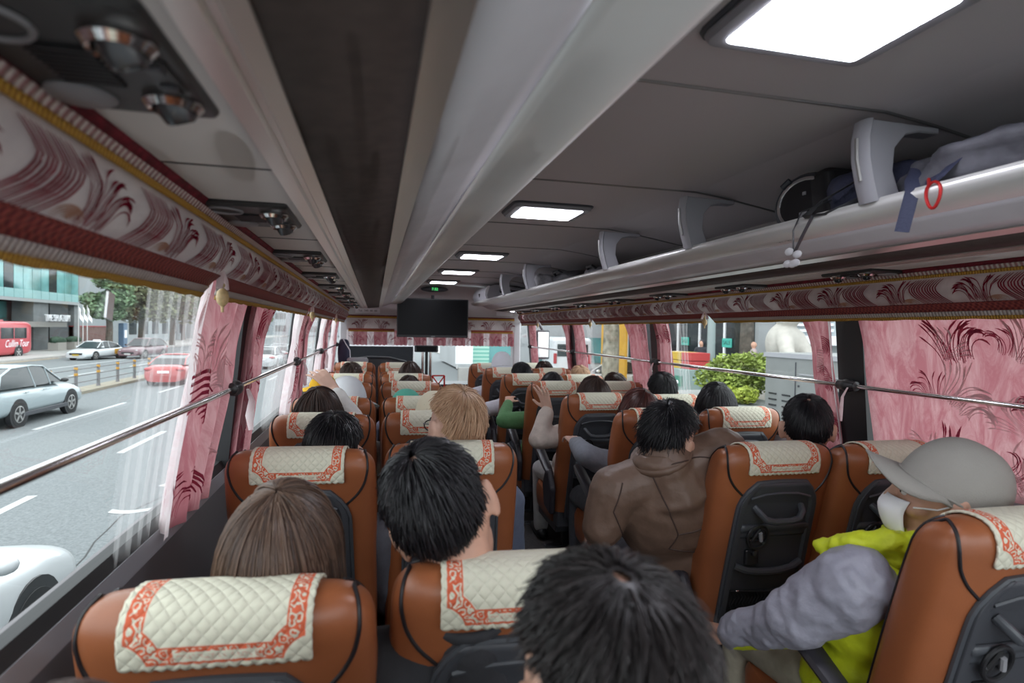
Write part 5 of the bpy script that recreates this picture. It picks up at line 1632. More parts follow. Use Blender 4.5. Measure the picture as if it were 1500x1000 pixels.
# ---- cars
def wheel(parent, c, r, w, side):
    q = MB(); q.lathe([(r * .62, -w / 2), (r * .93, -w / 2), (r, -w * .3), (r, w * .3), (r * .93, w / 2), (r * .62, w / 2)], c, 28, axis=(0, 1, 0)); wl = q.build('wheel', M['blackrub'], parent)
    q = MB(); y = side * w * .42
    q.lathe([(r * .64, 0), (r * .66, .02), (r * .60, .025), (r * .57, -.02), (.001, -.03)], (c[0], c[1] + y, c[2]), 24, axis=(0, side, 0))
    for k in range(5):
        a = 2 * pi * k / 5 + .3
        q.box((c[0] + cos(a) * r * .33, c[1] + y + side * .012, c[2] + sin(a) * r * .33), (r * .58, .025, r * .17), rot=Euler((0, -a, 0)).to_matrix())
    q.build('rim', M['satin'], wl); return wl
carglass = mat('car_glass', (.03, .04, .045), .10, spec=.45)
redlamp = mat('tail_lamp', (.5, .02, .03), .25)
lampm = mat('head_lamp', (.75, .78, .8), .15)
def car(name, label, loc, rz, col, L=4.7, Wd=1.85, Hh=1.47, kind='sedan', rw=.33, plate=None, extra=None):
    t = thing(name, label, 'car', loc, rz, None)
    paintm = mat('car_paint', col, .28, spec=.6, coat=.5)
    hw = Wd / 2
    z0 = .20 if kind == 'sedan' else .28
    zb = .93 if kind == 'sedan' else 1.06
    fx = L / 2
    # belt / bonnet height along the length (front = +x)
    if kind == 'sedan':
        topz = [(-fx, .72), (-fx + .08, .92), (-fx + .55, 1.0), (-.9, .97), (.75, .94), (fx - .75, .86), (fx - .2, .70), (fx, .52)]
        roof = [(-1.75, .99), (-1.2, 1.28), (-.55, Hh - .02), (.05, Hh), (.45, Hh - .06), (1.15, .95)]
    else:
        topz = [(-fx, .75), (-fx + .06, 1.05), (-fx + .4, 1.10), (-.8, 1.09), (.7, 1.05), (fx - .7, .98), (fx - .18, .85), (fx, .62)]
        roof = [(-2.15, 1.10), (-1.85, 1.45), (-1.3, Hh - .03), (-.3, Hh), (.25, Hh - .05), (1.05, 1.06)]
    def zt(x):
        for (xa, za), (xb, zc) in zip(topz[:-1], topz[1:]):
            if x <= xb: k = (x - xa) / (xb - xa); k = k * k * (3 - 2 * k); return za + (zc - za) * k
        return topz[-1][1]
    q = MB()
    def fb(u, v):
        x = -fx + L * u
        e = min(1, min(u, 1 - u) / .10); w = hw * (.80 + .20 * sqrt(max(0, 1 - (1 - e) ** 2)))
        a = 2 * pi * v; zc = (z0 + zt(x)) / 2; hz = (zt(x) - z0) / 2
        ca, sa = cos(a), sin(a)
        y = w * math.copysign(abs(ca) ** .38, ca); z = zc + hz * math.copysign(abs(sa) ** .5, sa)
        if z > zc: y *= 1 - .07 * ((z - zc) / hz) ** 2
        return (x, y, z)
    q.grid(lambda u, v: fb(v, u), 32, 34, closed_u=True)
    n = 32; q.f.append(tuple(range(n))); q.m.append(0); q.f.append(tuple(range(34 * n + n - 1, 34 * n - 1, -1))); q.m.append(0)
    body = q.build('body', paintm, t, angle=50)
    # glasshouse with painted roof
    q = MB(); N = len(roof)
    def side(s, k):
        x, z = roof[k]; f = (z - zb) / (Hh - zb); return (x, s * (hw * .90 - .20 * max(0, f)), z)
    vs = [side(-1, k) for k in range(N)] + [side(1, k) for k in range(N)]
    q.add(vs, [tuple(range(N)), tuple(range(2 * N - 1, N - 1, -1))] + [(k, k + N, k + N + 1, k + 1) for k in range(N - 1)])
    q.build('windows', carglass, t, smooth=False)
    q = MB(); rr = [k for k in range(N) if roof[k][1] > Hh - .12]
    a, b = rr[0], rr[-1]
    q.grid(lambda u, v: (lambda A, B: (A[0], (A[1] * .99) * (1 - 2 * v), A[2] + .012 + .02 * sin(pi * v)))(side(1, a + int(round(u * (b - a)))), 0), b - a, 8)
    o = q.build('roof', paintm, t, angle=0); md = o.modifiers.new('s', 'SOLIDIFY'); md.thickness = .03
    q = MB()
    for s in (-1, 1):
        P = [Vector(side(s, k)) * 1.0 for k in range(N)]
        q.tube([p + Vector((0, s * .004, .0)) for p in P], .032, 6, flat=(1, .7))
        for x in (-.62 if kind == 'sedan' else -.75, .05):
            xx = x + .28; ztp = np.interp(xx, [p[0] for p in roof], [p[1] for p in roof])
            f = (ztp - zb) / (Hh - zb)
            q.tube([(x + .3, s * hw * .90, zb - .02), (xx, s * (hw * .90 - .20 * f), ztp)], .022, 6)
    q.build('pillar', paintm, t)
    wx = L * .5 - .93
    for x in (-wx, wx):
        for s in (-1, 1):
            q = MB(); q.lathe([(rw * 1.18, -.10), (rw * 1.18, .012), (rw * 1.02, .012)], (x, s * (hw - .012), rw + .01), 26, axis=(0, s, 0)); q.build('wheel_arch', M['black'], t)
            wheel(t, (x, s * (hw - .10), rw), rw, .21, s)
    for s in (-1, 1):
        q = MB(); q.ell((fx - .28, s * hw * .70, zt(fx - .28) - .14), (.24, .16, .06), 14, 8); q.build('headlamp', lampm, t)
        q = MB(); q.ell((-fx + .12, s * hw * .74, .80 if kind == 'sedan' else .92), (.14, .20, .09), 14, 8); q.build('tail_lamp', redlamp, t)
        q = MB(); q.ell((.78, s * (hw + .09), zb + .08), (.09, .11, .07), 12, 8); q.build('door_mirror', paintm if (kind == 'sedan' or col[0] > .5) else M['black'], t)
        q = MB(); q.box((0, s * (hw - .005), z0 + .05), (L * .52, .03, .13)); q.build('sill', M['dkgrey'], t, bevel=.02)
        for x in (-.1, -1.0):
            q = MB(); q.box((x, s * (hw * .985), zb - .12), (.16, .03, .025)); q.build('door_handle', paintm, t, bevel=.008)
    q = MB(); q.box((fx - .02, 0, .50), (.06, 1.0, .16)); q.build('grille', M['black'], t, bevel=.02)
    q = MB(); q.box((fx + .02, 0, .42), (.02, .50, .11)); q.build('plate', mat('plate', plate or (.75, .75, .72), .5), t, smooth=False)
    q = MB(); q.box((-fx - .005, 0, .68), (.02, .50, .11)); q.build('plate', M['paper'], t, smooth=False)
    if extra: extra(t)
    return t
car('car', 'pale silver sport utility car driving past in the middle lane', (-11.3, 20.0, GZ), pi / 2, (.42, .50, .53), 4.65, 1.86, 1.66, 'suv', .36)
car('car', 'white car passing close below the nearest left window', (-4.42, 4.15, GZ), pi / 2, (.80, .84, .86), 4.65, 1.86, 1.66, 'suv', .36)
def taxi_extra(t):
    q = MB(); q.box((0, 0, 1.52), (.16, .55, .13)); q.build('roof_sign', M['paper'], t, bevel=.03)
    for s in (-1, 1):
        q = MB(); q.box((-1.15, s * .935, .62), (.75, .012, .42)); q.build('door_decal', mat('orange_decal', (.70, .38, .06), .5), t, smooth=False)
car('taxi', 'white taxi with a yellow number plate on the far side of the road', (-22.9, 53.2, GZ), radians(-102), (.72, .76, .78), 4.7, 1.85, 1.47, 'sedan', .33, plate=(.70, .5, .05), extra=taxi_extra)
car('car', 'dark sport utility car seen through the white sheer curtain', (-20.3, 55.5, GZ), radians(-100), (.22, .12, .14), 4.6, 1.86, 1.7, 'suv', .36)
car('car', 'red car in the middle lane seen through the white sheer curtain', (-10.5, 32.3, GZ), pi / 2, (.50, .05, .05), 4.5, 1.8, 1.44, 'sedan', .33)
car('car', 'white hatchback beyond the second left window', (-8.4, 36.0, GZ), pi / 2, (.62, .66, .68), 4.4, 1.8, 1.48, 'sedan', .33)
car('car', 'red-tailed white car beside the third left window', (-8.2, 43.5, GZ), pi / 2, (.66, .68, .70), 4.5, 1.8, 1.46, 'sedan', .33)
car('car', 'grey car far up the road in the left lane', (-8.3, 50.0, GZ), pi / 2, (.25, .28, .30), 4.5, 1.8, 1.46, 'sedan', .33)
car('car', 'silver car far off in the opposite lanes', (-16.0, 62.0, GZ), -pi / 2, (.55, .58, .6), 4.5, 1.8, 1.46, 'sedan', .33)
car('car', 'small white car parked in front of the pale building on the right', (10.2, 24.4, -1.28), radians(150), (.8, .82, .82), 4.0, 1.75, 1.48, 'sedan', .31)

# ---- red tour coach
t = thing('tour_coach', 'red tour coach with white script lettering in front of the glass building', 'bus', (-29.9, 50.2, GZ), pi / 2)
redp = mat('coach_red', (.62, .055, .075), .35, coat=.4, var=.05, vscale=1)
q = MB()
def cb(u, v):
    x = -5.6 + 11.2 * u; e = min(1, min(u, 1 - u) / .06); w = 1.25 * (.88 + .12 * sqrt(max(0, 1 - (1 - e) ** 2)))
    a = 2 * pi * v; ca, sa = cos(a), sin(a)
    hz = 1.34 - .12 * (1 - e)
    return (x, w * math.copysign(abs(ca) ** .22, ca), 1.62 + hz * math.copysign(abs(sa) ** .28, sa))
q.grid(lambda u, v: cb(v, u), 40, 30, closed_u=True); q.f.append(tuple(range(40))); q.m.append(0); q.f.append(tuple(range(30 * 40 + 39, 30 * 40 - 1, -1))); q.m.append(0)
q.build('body', redp, t, angle=50)
for s in (-1, 1):
    for k in range(6):
        q = MB(); q.rbox((-4.75 + 1.72 * k, s * 1.245, 2.03), (1.62, .03, .86), .06, rot=None); q.build('window', carglass, t)
    for x in (-3.3, 3.6):
        q = MB(); q.lathe([(.56, 0), (.56, .02), (.5, .02)], (x, s * 1.235, .52), 24, axis=(0, s, 0)); q.build('wheel_arch', M['black'], t)
        wheel(t, (x, s * 1.12, .48), .48, .28, s)
q = MB(); q.rbox((5.56, 0, 2.0), (.06, 2.0, 1.1), .05); q.build('windscreen', carglass, t)
for s in (-1, 1): q = MB(); q.ell((5.5, s * .9, .85), (.1, .2, .12), 12, 8); q.build('headlamp', lampm, t)
q = MB(); q.box((1.0, 0, 3.0), (3.2, 1.5, .16)); q.build('roof_unit', redp, t, bevel=.06)
text('lettering', 'Cullim Tour', M['paper'], .80, (3.35, -1.262, 1.18), (radians(90), 0, 0), t, ext=.004, shear=.35, sx=.78)

# ---- glass building with its forecourt
teal = mat('teal_glazing', (.17, .42, .42), .12, spec=.8, var=.28, vscale=.5)
teal2 = mat('pale_teal_spandrel', (.36, .62, .62), .3, var=.06, vscale=.5)
stone = mat('grey_stone', (.24, .26, .27), .7, var=.10, vscale=1.2)
dkst = mat('dark_opening', (.06, .07, .08), .5)
t = thing('glass_building', 'teal glass office building across the road on the left', 'building', (-33, 60, -1.27))
q = MB(); q.box((-9, -4, 9.0), (18, 34.6, 7.5)); q.box((-10, -4, 2.4), (15, 33, 5.2)); q.build('core', stone, t, smooth=False)
q = MB(); q.box((-9, -4, 15), (18, 34.8, 5)); q.build('upper_floors', teal, t, smooth=False)
for k in range(24):
    y = -21.2 + 1.45 * k
    q = MB(); q.box((.03, y, 7.4), (.08, 1.38, 3.6)); q.build('pane', teal if k % 5 else carglass, t, smooth=False)
    q = MB(); q.box((.05, y, 5.42), (.10, 1.38, .80)); q.build('spandrel', teal2, t, smooth=False)
q = MB(); q.box((.10, -4, 4.85), (.30, 34.8, .30)); q.build('ledge', mat('pale_ledge', (.42, .45, .46), .6), t, smooth=False)
for k, y in enumerate((-1.0, .35, 1.7, 3.05, 4.2)):
    q = MB(); q.box((-2.4, y, 3.9), (.06, 1.25, 1.6)); q.box((-2.4, y, 2.4), (.06, 1.25, 1.2)); q.build('lower_pane', teal, t, smooth=False)
for y, w in ((-3.4, 2.2), (6.0, 2.6), (13.0, 1.2)):
    q = MB(); q.box((-1.0, y, 2.4), (1.8, w, 4.8)); q.build('stone_pier', stone, t, smooth=False)
q = MB(); q.box((-.6, 9.9, 2.4), (.5, 3.6, 4.7)); q.build('entrance', dkst, t, smooth=False)
q = MB(); q.box((.4, 3.6, 2.55), (2.2, 7.6, .5)); q.build('canopy', mat('canopy_stone', (.36, .35, .33), .7), t, smooth=False)
text('sign_letters', 'THE SPLAZUM', M['paper'], .95, (1.55, 5.6, 3.15), (radians(90), 0, radians(90)), t, ext=.06, sx=.75)
t = thing('boundary_wall', 'low brown slatted wall with a red coping beside the glass building', 'wall', (-33.4, 77.0, -1.27))
q = MB(); q.box((0, 0, 1.15), (.4, 9.2, 2.3)); q.build('boards', mat('brown_boards', (.22, .13, .12), .8, var=.15, vscale=2), t, smooth=False)
for k in range(22): q = MB(); q.box((.21, -4.4 + .42 * k, 1.15), (.04, .06, 2.25)); q.build('batten', mat('brown_batten', (.30, .20, .18), .8) if k == 0 else bpy.data.materials['brown_batten'], t, smooth=False)
q = MB(); q.box((0, 0, 2.36), (.55, 9.3, .12)); q.build('coping', mat('red_coping', (.40, .06, .07), .6), t, smooth=False)
for k, y in enumerate((64.5, 67.6)):
    t = thing('planter_box', 'square stone planter by the building entrance, ' + ('nearer' if k == 0 else 'further') + ' of the two', 'planter', (-31, y, -1.27))
    q = MB(); q.box((0, 0, .4), (.9, 1.5, .8)); q.build('box', mat('planter_stone', (.5, .48, .44), .8), t, bevel=.03)
    q = MB(); soft(q, (0, 0, 1.0), (.5, .9, .35), 16, 10, .8, k, .15); q.build('plants', mat('dark_green_leaf', (.05, .11, .07), .8, var=.4, vscale=8), t)
for k, y in enumerate((58.6, 59.4, 60.2)):
    t = thing('flagpole', 'tall flagpole with a drooping white flag, %s of three by the building' % ('first', 'second', 'third')[k], 'flagpole', (-26.6, y, -1.27))
    q = MB(); q.tube([(0, 0, 0), (0, 0, 4.4)], [.05, .035], 10); q.build('pole', M['satin'], t)
    q = MB(); q.grid(lambda u, v: (.06 * sin(u * 7 + v * 2), .08 + .75 * u, 4.2 - 1.0 * u - .75 * v * (1 - .3 * u)), 12, 8); o = q.build('flag', M['paper'], t); md = o.modifiers.new('s', 'SOLIDIFY'); md.thickness = .01

# ---- trees: trunk and a crown of many leaves
leafA = mat('green_leaf', (.22, .34, .19), .7, var=.5, vscale=2)
leafB = mat('pale_leaf', (.22, .24, .13), .7, var=.4, vscale=2)
leafY = mat('yellow_green_leaf', (.26, .34, .06), .7, var=.45, vscale=3)
bark = mat('bark', (.13, .11, .09), .9, var=.3, vscale=6, bump=.5, bscale=20)
def leaves(q, blobs, n, sz, seed):
    r = random.Random(seed)
    for i in range(n):
        c, rad = r.choice(blobs)
        d = Vector((r.gauss(0, 1), r.gauss(0, 1), r.gauss(0, 1))).normalized() * r.uniform(.55, 1.0)
        p = Vector(c) + Vector((d.x * rad[0], d.y * rad[1], d.z * rad[2]))
        a = Vector((r.gauss(0, 1), r.gauss(0, 1), r.gauss(0, .5))).normalized(); b = a.cross(Vector((r.gauss(0, 1), r.gauss(0, 1), r.gauss(0, 1)))).normalized()
        s = sz * r.uniform(.6, 1.4)
        q.add([p - a * s, p + b * s * .45, p + a * s, p - b * s * .45], [(0, 1, 2, 3)])
def tree(label, loc, h, cr, m, seed, trunk_r=.22, n=3500, sz=.22, barkm=None, cat='tree', group=None, cz=.62):
    t = thing('street_tree', label, cat, loc, 0, group)
    r = random.Random(seed)
    q = MB(); q.tube([(0, 0, 0), (.05, .03, h * .3), (-.05, .05, h * .6), (.05, 0, h * .85)], [trunk_r * 1.15, trunk_r, trunk_r * .8, trunk_r * .4], 10)
    blobs = []
    for k in range(9):
        a = r.uniform(0, 6.28); rad = r.uniform(.1, .62) * cr; z = h * (cz + r.uniform(-.16, .26))
        c = (cos(a) * rad, sin(a) * rad, z); blobs.append((c, (cr * .48, cr * .48, cr * .36)))
        q.tube([(0, 0, h * .42), (c[0] * .5, c[1] * .5, (h * .42 + z) / 2 + .2), c], [trunk_r * .5, trunk_r * .35, trunk_r * .12], 6)
    q.build('trunk', barkm or bark, t)
    q = MB(); leaves(q, blobs, n, sz, seed); q.build('foliage', m, t, smooth=False)
    return t
tree('street tree in front of the brown boundary wall on the left', (-26.2, 63.6, -1.27), 8.0, 2.2, leafA, 1, .28, 3600, .24)
tree('autumn street tree seen through the white sheer curtain', (-25.5, 69.5, -1.27), 8.5, 3.4, leafB, 2, .30, 4200, .27)
for k, (x, y, m) in enumerate(((-27, 84, leafB), (-26, 100, leafA), (-24, 122, leafB), (-34, 112, leafA))):
    tree('distant street tree beyond the glass building, %s along the pavement' % ('first', 'second', 'third', 'fourth')[k], (x, y, -1.27), 9, 4, m, 20 + k, .3, 1800, .45, group='distant street trees')
o = thing('street_kiosk', 'narrow blue street kiosk beside the tree on the left pavement', 'kiosk', (-25.9, 66.0, -1.27))
q = MB(); q.box((0, 0, 1.4), (.5, .9, 2.8)); q.build('body', mat('kiosk_blue', (.13, .22, .34), .5), o, bevel=.03)
q = MB(); q.box((.26, 0, 1.7), (.02, .6, .8)); q.build('poster', M['paper'], o, smooth=False)

# ---- median guard fence with banded posts
ora = mat('post_band', (.68, .36, .05), .6)
pst = mat('post_grey', (.20, .20, .21), .6)
t = thing('guard_fence', 'dark median guard fence with orange banded posts and three rails', 'fence', (-12.9, 29.0, GZ))
q = MB(); q.box((0, 10, .06), (.9, 130, .12)); q.build('kerb', mat('median_kerb', (.36, .33, .26), .9), t, smooth=False)
for z in (.42, .70, .98): q = MB(); q.tube([(0, -45, z), (0, 60, z)], .022, 8); q.build('rail', pst, t)
for k in range(-6, 16):
    y = .35 + 1.98 * k
    q = MB(); q.lathe([(.11, .1), (.075, .16), (.065, .3), (.065, 1.10), (.05, 1.13)], (0, y, 0), 12); o = q.build('post', pst, t)
    for z in (.72, .96):
        q = MB(); q.lathe([(.068, z), (.072, z + .01), (.072, z + .10), (.068, z + .11)], (0, y, 0), 12); q.build('band', ora, o)

# ---- far buildings closing the view
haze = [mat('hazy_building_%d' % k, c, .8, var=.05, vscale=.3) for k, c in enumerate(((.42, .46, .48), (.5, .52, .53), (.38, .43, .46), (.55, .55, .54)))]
def block(label, x, y, w, d, h, k, wins=(5, 4), name='building', face='x'):
    t = thing(name, label, 'building', (x, y, -1.27))
    q = MB(); q.box((0, 0, h / 2), (w, d, h)); q.build('walls', haze[k % 4], t, smooth=False)
    sx = 1 if x < 0 else -1
    for i in range(wins[0]):
        for j in range(wins[1]):
            q = MB()
            if face == 'x': q.box((sx * (w / 2 + .02), d * (-.5 + (i + .5) / wins[0]), h * (j + .55) / wins[1]), (.06, d / wins[0] * .6, h / wins[1] * .5))
            else: q.box((w * (-.5 + (i + .5) / wins[0]), -d / 2 - .02, h * (j + .55) / wins[1]), (w / wins[0] * .6, .06, h / wins[1] * .5))
            q.build('window', teal if k % 2 else carglass, t, smooth=False)
    return t
block('pale hazy office block behind the street trees on the left', -44, 104, 18, 26, 20, 0, (6, 5))
block('second hazy block further up the road on the left', -42, 140, 20, 30, 16, 1, (6, 4))
block('wide grey block at the far end of the road', -16, 190, 60, 14, 15, 2, (12, 4), face='y')
block('hazy tower at the far left end of the street', -62, 175, 24, 20, 26, 3, (5, 6))

# ---- bus ahead and the street in front
t = thing('coach_ahead', 'coach standing ahead with a large black rear window', 'bus', (-.55, 26.0, GZ), 0)
q = MB(); q.rbox((0, 0, 1.75), (2.45, 10.5, 3.1), .2); q.build('body', mat('coach_white', (.72, .70, .74), .4), t)
q = MB(); q.rbox((0, -5.26, 1.55), (2.3, .04, 1.5), .05, rot=None); q.build('rear_window', _mat0('coach_black_glass', (.006, .006, .008), .5, spec=.1), t)
for s in (-1, 1):
    q = MB(); q.box((s * 1.05, -5.27, .8), (.2, .05, .35)); q.build('tail_lamp', redlamp, t, bevel=.02)
    for y in (-3.2, 3.2): q = MB(); q.lathe([(.3, -.14), (.48, -.14), (.48, .14), (.3, .14)], (s * 1.1, y, .48), 20, axis=(1, 0, 0)); q.build('wheel', M['blackrub'], t)
def board(name, label, cat, c, d, m, extra=None):
    t = thing(name, label, cat, c)
    q = MB(); q.box((0, 0, d[2] / 2), d); q.build('panel', m, t, bevel=.02)
    for s in (-1, 1): q = MB(); q.box((s * d[0] * .4, 0, -.1), (.06, .06, .2)); q.build('leg', M['satin'], t, smooth=False)
    if extra: extra(t)
    return t
board('sign_board', 'plain white board beyond the windscreen on the right', 'board', (2.95, 24.0, -.35 + .35), (.75, .1, 1.05), M['paper'])
bpy.data.objects['sign_board'].location.z = .02
q = MB(); q.box((0, 0, -.75), (.5, .3, 1.2)); q.build('plinth', walk, bpy.data.objects['sign_board'], smooth=False)
board('sign_board', 'green lined board beside the white one beyond the windscreen', 'board', (3.75, 24.4, .02), (.72, .1, 1.0), bands('green_board', (.15, .42, .34), (.40, .62, .54), 'Z', 6, bump=0))
q = MB(); q.box((0, 0, -.75), (.5, .3, 1.2)); q.build('plinth', walk, bpy.data.objects['sign_board.001'], smooth=False)
o = MB().lathe([(.10, 0), (.09, .1), (.09, .85), (.07, .92), (.001, .94)], (0, 0, 0), 14).build('bollard', mat('bollard_steel', (.5, .5, .5), .4, metal=.4)); o.location = (2.45, 20.0, -1.28); tag(o, 'steel bollard at the kerb ahead of the coach', 'bollard')
block('shop building with dark glass fronting the street ahead on the right', 13, 42, 16, 20, 9, 1, (6, 3), face='y')

# ---- right pavement
struct(MB().box((14, 25.0, -.86), (7.2, 19, .84)).build('path_terrace', walk, smooth=False))
shop = thing('shop_front', 'shop front with dark windows and green sale signs on the right', 'shop', (13.2, 26.0, -1.28))
q = MB(); q.box((1.5, 0, 3.0), (3, 15, 6.0)); q.build('walls', haze[1], shop, smooth=False)
for k in range(8):
    y = -6.4 + 1.83 * k
    q = MB(); q.box((-.03, y, 2.5), (.08, 1.72, 3.4)); q.build('window', carglass, shop, smooth=False)
    q = MB(); q.box((-.09, y + .91, 2.5), (.08, .10, 3.4)); q.build('mullion', M['paper'], shop, smooth=False)
grn = mat('sale_green', (.08, .50, .42), .5, emit=(.05, .35, .28), estr=.25)
for y in (-5.7, -2.5):
    q = MB(); q.box((-.12, y, 2.42), (.03, .62, .36)); o = q.build('sale_sign', grn, shop, smooth=False)
    text('lettering', 'SALE', mat('sign_ink', (.02, .12, .10), .6) if 'sign_ink' not in bpy.data.materials else bpy.data.materials['sign_ink'], .24, (-.14, y, 2.42), (radians(90), 0, radians(-90)), o, ext=.003)
t = thing('pale_building', 'pale blue-grey building with louvres behind the stone sculpture', 'building', (15.5, 13.6, -1.28))
q = MB(); q.box((1.5, 0, 2.9), (6, 9.6, 5.8)); q.build('walls', mat('pale_blue_wall', (.52, .58, .60), .7), t, smooth=False)
q = MB(); q.box((-1.7, 0, 2.62), (.5, 9.9, .3)); q.build('ledge', M['paper'], t, smooth=False)
for k in range(6): q = MB(); q.box((-1.56, 3.4, 2.95 + .20 * k), (.12, 2.4, .09)); q.build('louvre', M['paper'], t, smooth=False)

t = thing('utility_cabinet', 'large grey steel utility cabinet with vent slots on the right pavement', 'cabinet', (8.9, 9.4, -1.28))
cabm = mat('cabinet_steel', (.30, .31, .305), .45, metal=.25, var=.05, vscale=2)
q = MB(); q.box((0, 0, 1.2), (1.75, 4.0, 2.36)); q.build('body', cabm, t, bevel=.05)
q = MB(); q.box((-.885, 0, 2.33), (.04, 4.03, .10)); q.box((-.885, -.55, 1.95), (.03, 2.85, .02)); q.build('top_band', M['midgrey'], t, smooth=False)
for y in (1.0, .38, -.55): q = MB(); q.box((-.882, y, 1.15), (.015, .018, 2.1)); q.build('door_gap', M['dkgrey'], t, smooth=False)
for i in range(8):
    for y in (1.70, 1.27):
        q = MB(); q.box((-.885, y, .55 + .13 * i), (.02, .24, .032), rot=None); q.build('vent_slot', M['black'], t, smooth=False)
q = MB(); q.box((-.89, -.05, 1.45), (.03, .75, .5)); q.build('inspection_window', carglass, t, bevel=.01)
for y, z in ((.9, 1.7), (.9, 1.35), (-.45, 1.8), (.46, 1.1)): q = MB(); q.lathe([(.025, 0), (.02, .02), (.001, .022)], (-.88, y, z), 10, axis=(-1, 0, 0)); q.build('bolt', M['dkgrey'], t)
# stone sculpture
t_st = MB()
t_st.ell((0, .45, 1.15), (.62, .75, 1.0), 20, 14); t_st.ell((0, .25, 2.3), (.50, .55, .62), 18, 12); t_st.cap((-.2, .0, 2.5), (-.45, -.45, 2.05), .26, .20); t_st.cap((-.45, -.45, 2.05), (-.45, -1.0, 1.62), .19, .12); t_st.ell((-.45, -1.12, 1.50), (.12, .20, .09), 12, 8)
t_st.cap((.2, .0, 2.5), (.4, -.5, 1.7), .24, .18); t_st.cap((-.3, -.2, .5), (-.35, -.9, .4), .34, .25); t_st.cap((.3, -.2, .5), (.35, -.9, .4), .34, .25); t_st.box((0, 0, .1), (1.8, 3.0, .5)); t_st.ell((0, .1, 3.15), (.36, .4, .42), 16, 12)
o = t_st.build('sculpture', mat('pale_stone', (.58, .55, .50), .85, var=.08, vscale=4, bump=.2, bscale=12), None, loc=(11.0, 14.2, -1.05), angle=0); remesh(o, .05, 3); tag(o, 'large white stone figure seated behind the utility cabinet', 'sculpture')
# shrubs
def shrub(label, loc, r, m, n, seed, sz=.07, name='shrub'):
    t = thing(name, label, 'shrub', loc)
    rr = random.Random(seed)
    blobs = [((rr.uniform(-.5, .5) * r[0], rr.uniform(-.5, .5) * r[1], r[2] * rr.uniform(.6, 1.35)), (r[0] * .55, r[1] * .55, r[2] * .62)) for k in range(8)]
    q = MB()
    for c, _ in blobs: q.tube([(0, 0, 0), (c[0] * .4, c[1] * .4, c[2] * .5), c], [.03, .02, .008], 5)
    q.build('stems', bark, t)
    q = MB(); leaves(q, blobs, n, sz, seed); q.build('leaves', m, t, smooth=False)
    return t
pl = thing('planter_bed', 'long low stone planter bed in front of the cabinet', 'planter', (8.3, 13.4, -1.28))
q = MB(); q.box((0, 0, .55), (1.5, 3.6, 1.1)); q.build('box', mat('planter_grey', (.34, .36, .35), .8), pl, bevel=.03)
shrub('rounded yellow-green bush growing left of the grey cabinet', (8.4, 13.1, -.2), (.95, 1.25, .68), leafY, 9000, 41, .062)
shrub('bright grassy shrub at the foot of the bush by the cabinet', (7.85, 12.2, -.2), (.40, .55, .24), mat('lime_leaf', (.36, .44, .05), .7, var=.3, vscale=5), 2500, 42, .07)
t = thing('market_stall', 'low stall stacked with red and yellow boxes on the right pavement', 'stall', (9.6, 17.5, -1.28))
q = MB(); q.box((0, 0, .8), (1.1, 1.9, 1.6)); q.build('counter', mat('stall_teal', (.30, .40, .38), .7), t, bevel=.02)
q = MB(); q.box((-.57, 0, 1.2), (.03, 1.5, .34)); o = q.build('sign', mat('stall_green', (.05, .25, .17), .6), t, smooth=False)
for k in range(5): q = MB(); q.ell((-.6, -.5 + .25 * k, 1.16), (.02, .08, .07), 10, 6); q.build('picture_dot', [M['paper'], redlamp][k % 2], o)
text('lettering', 'OPEN', M['paper'], .12, (-.59, 0, 1.30), (radians(90), 0, radians(-90)), o) if False else None
boxc = [mat('box_%d' % k, c, .6) for k, c in enumerate(((.55, .05, .05), (.65, .42, .04), (.6, .5, .3)))]
for k in range(6):
    o = MB().box((0, 0, 0), (.7, .6, .26)).build('goods_box', boxc[k % 3], bevel=.01); o.location = (9.6, 16.9 + .62 * (k % 3), .32 + .13 + .28 * (k // 3) )
    tag(o, '%s goods box, %s on the %s layer of the stall' % (('red', 'yellow', 'cream')[k % 3], ('nearest', 'middle', 'furthest')[k % 3], ('lower', 'upper')[k // 3]), 'box')
t = thing('lamp_post', 'slim grey-green lamp post on the right pavement', 'post', (10.3, 17.1, -1.28))
q = MB(); q.tube([(0, 0, 0), (0, 0, 6)], [.14, .12], 12); q.build('shaft', mat('post_green', (.34, .42, .42), .5), t)
q = MB(); q.lathe([(.24, 0), (.22, .35), (.15, .42)], (0, 0, 0), 14); q.build('foot', bpy.data.materials['post_green'], t)
tree('bare-trunked tree in front of the sale signs on the right', (12.3, 18.0, -.45), 7.5, 2.6, leafB, 51, .24, 1800, .2, cz=.9)
plane = mat('mottled_bark', (.17, .15, .11), .9, col2=(.42, .38, .30), vscale=3.5, bump=.4, bscale=14)
tree('mottled plane tree beside the yellow hoarding on the right', (8.5, 21.4, -1.28), 9, 3.0, leafB, 52, .32, 1800, .24, barkm=plane, cz=.95)
t = thing('hoarding', 'bright yellow hoarding panel behind the mottled tree', 'hoarding', (9.6, 23.6, -1.28))
ylw = mat('hoarding_yellow', (.75, .40, .03), .5, var=.06, vscale=2)
for k in range(2): q = MB(); q.box((0, -.7 + 1.35 * k, 1.75), (.12, 1.3, 3.3)); q.build('panel', ylw, t, bevel=.02)
q = MB(); q.box((.05, 0, 1.7), (.06, 2.7, .1)); q.box((-.08, 0, 1.75), (.02, 2.7, .04)); q.build('batten', M['dkgrey'], t, smooth=False)
t = thing('van', 'white van with a red lamp beyond the third right window', 'van', (9.0, 28.5, -1.28), radians(80))
q = MB(); q.rbox((0, 0, 1.35), (4.8, 1.9, 2.2), .22); q.build('body', mat('van_white', (.85, .87, .9), .35), t, bevel=.05)
q = MB(); q.box((-2.42, 0, 1.85), (.04, 1.5, .6)); q.box((0, -.96, 1.85), (3.6, .04, .55)); q.build('window', carglass, t, bevel=.02)
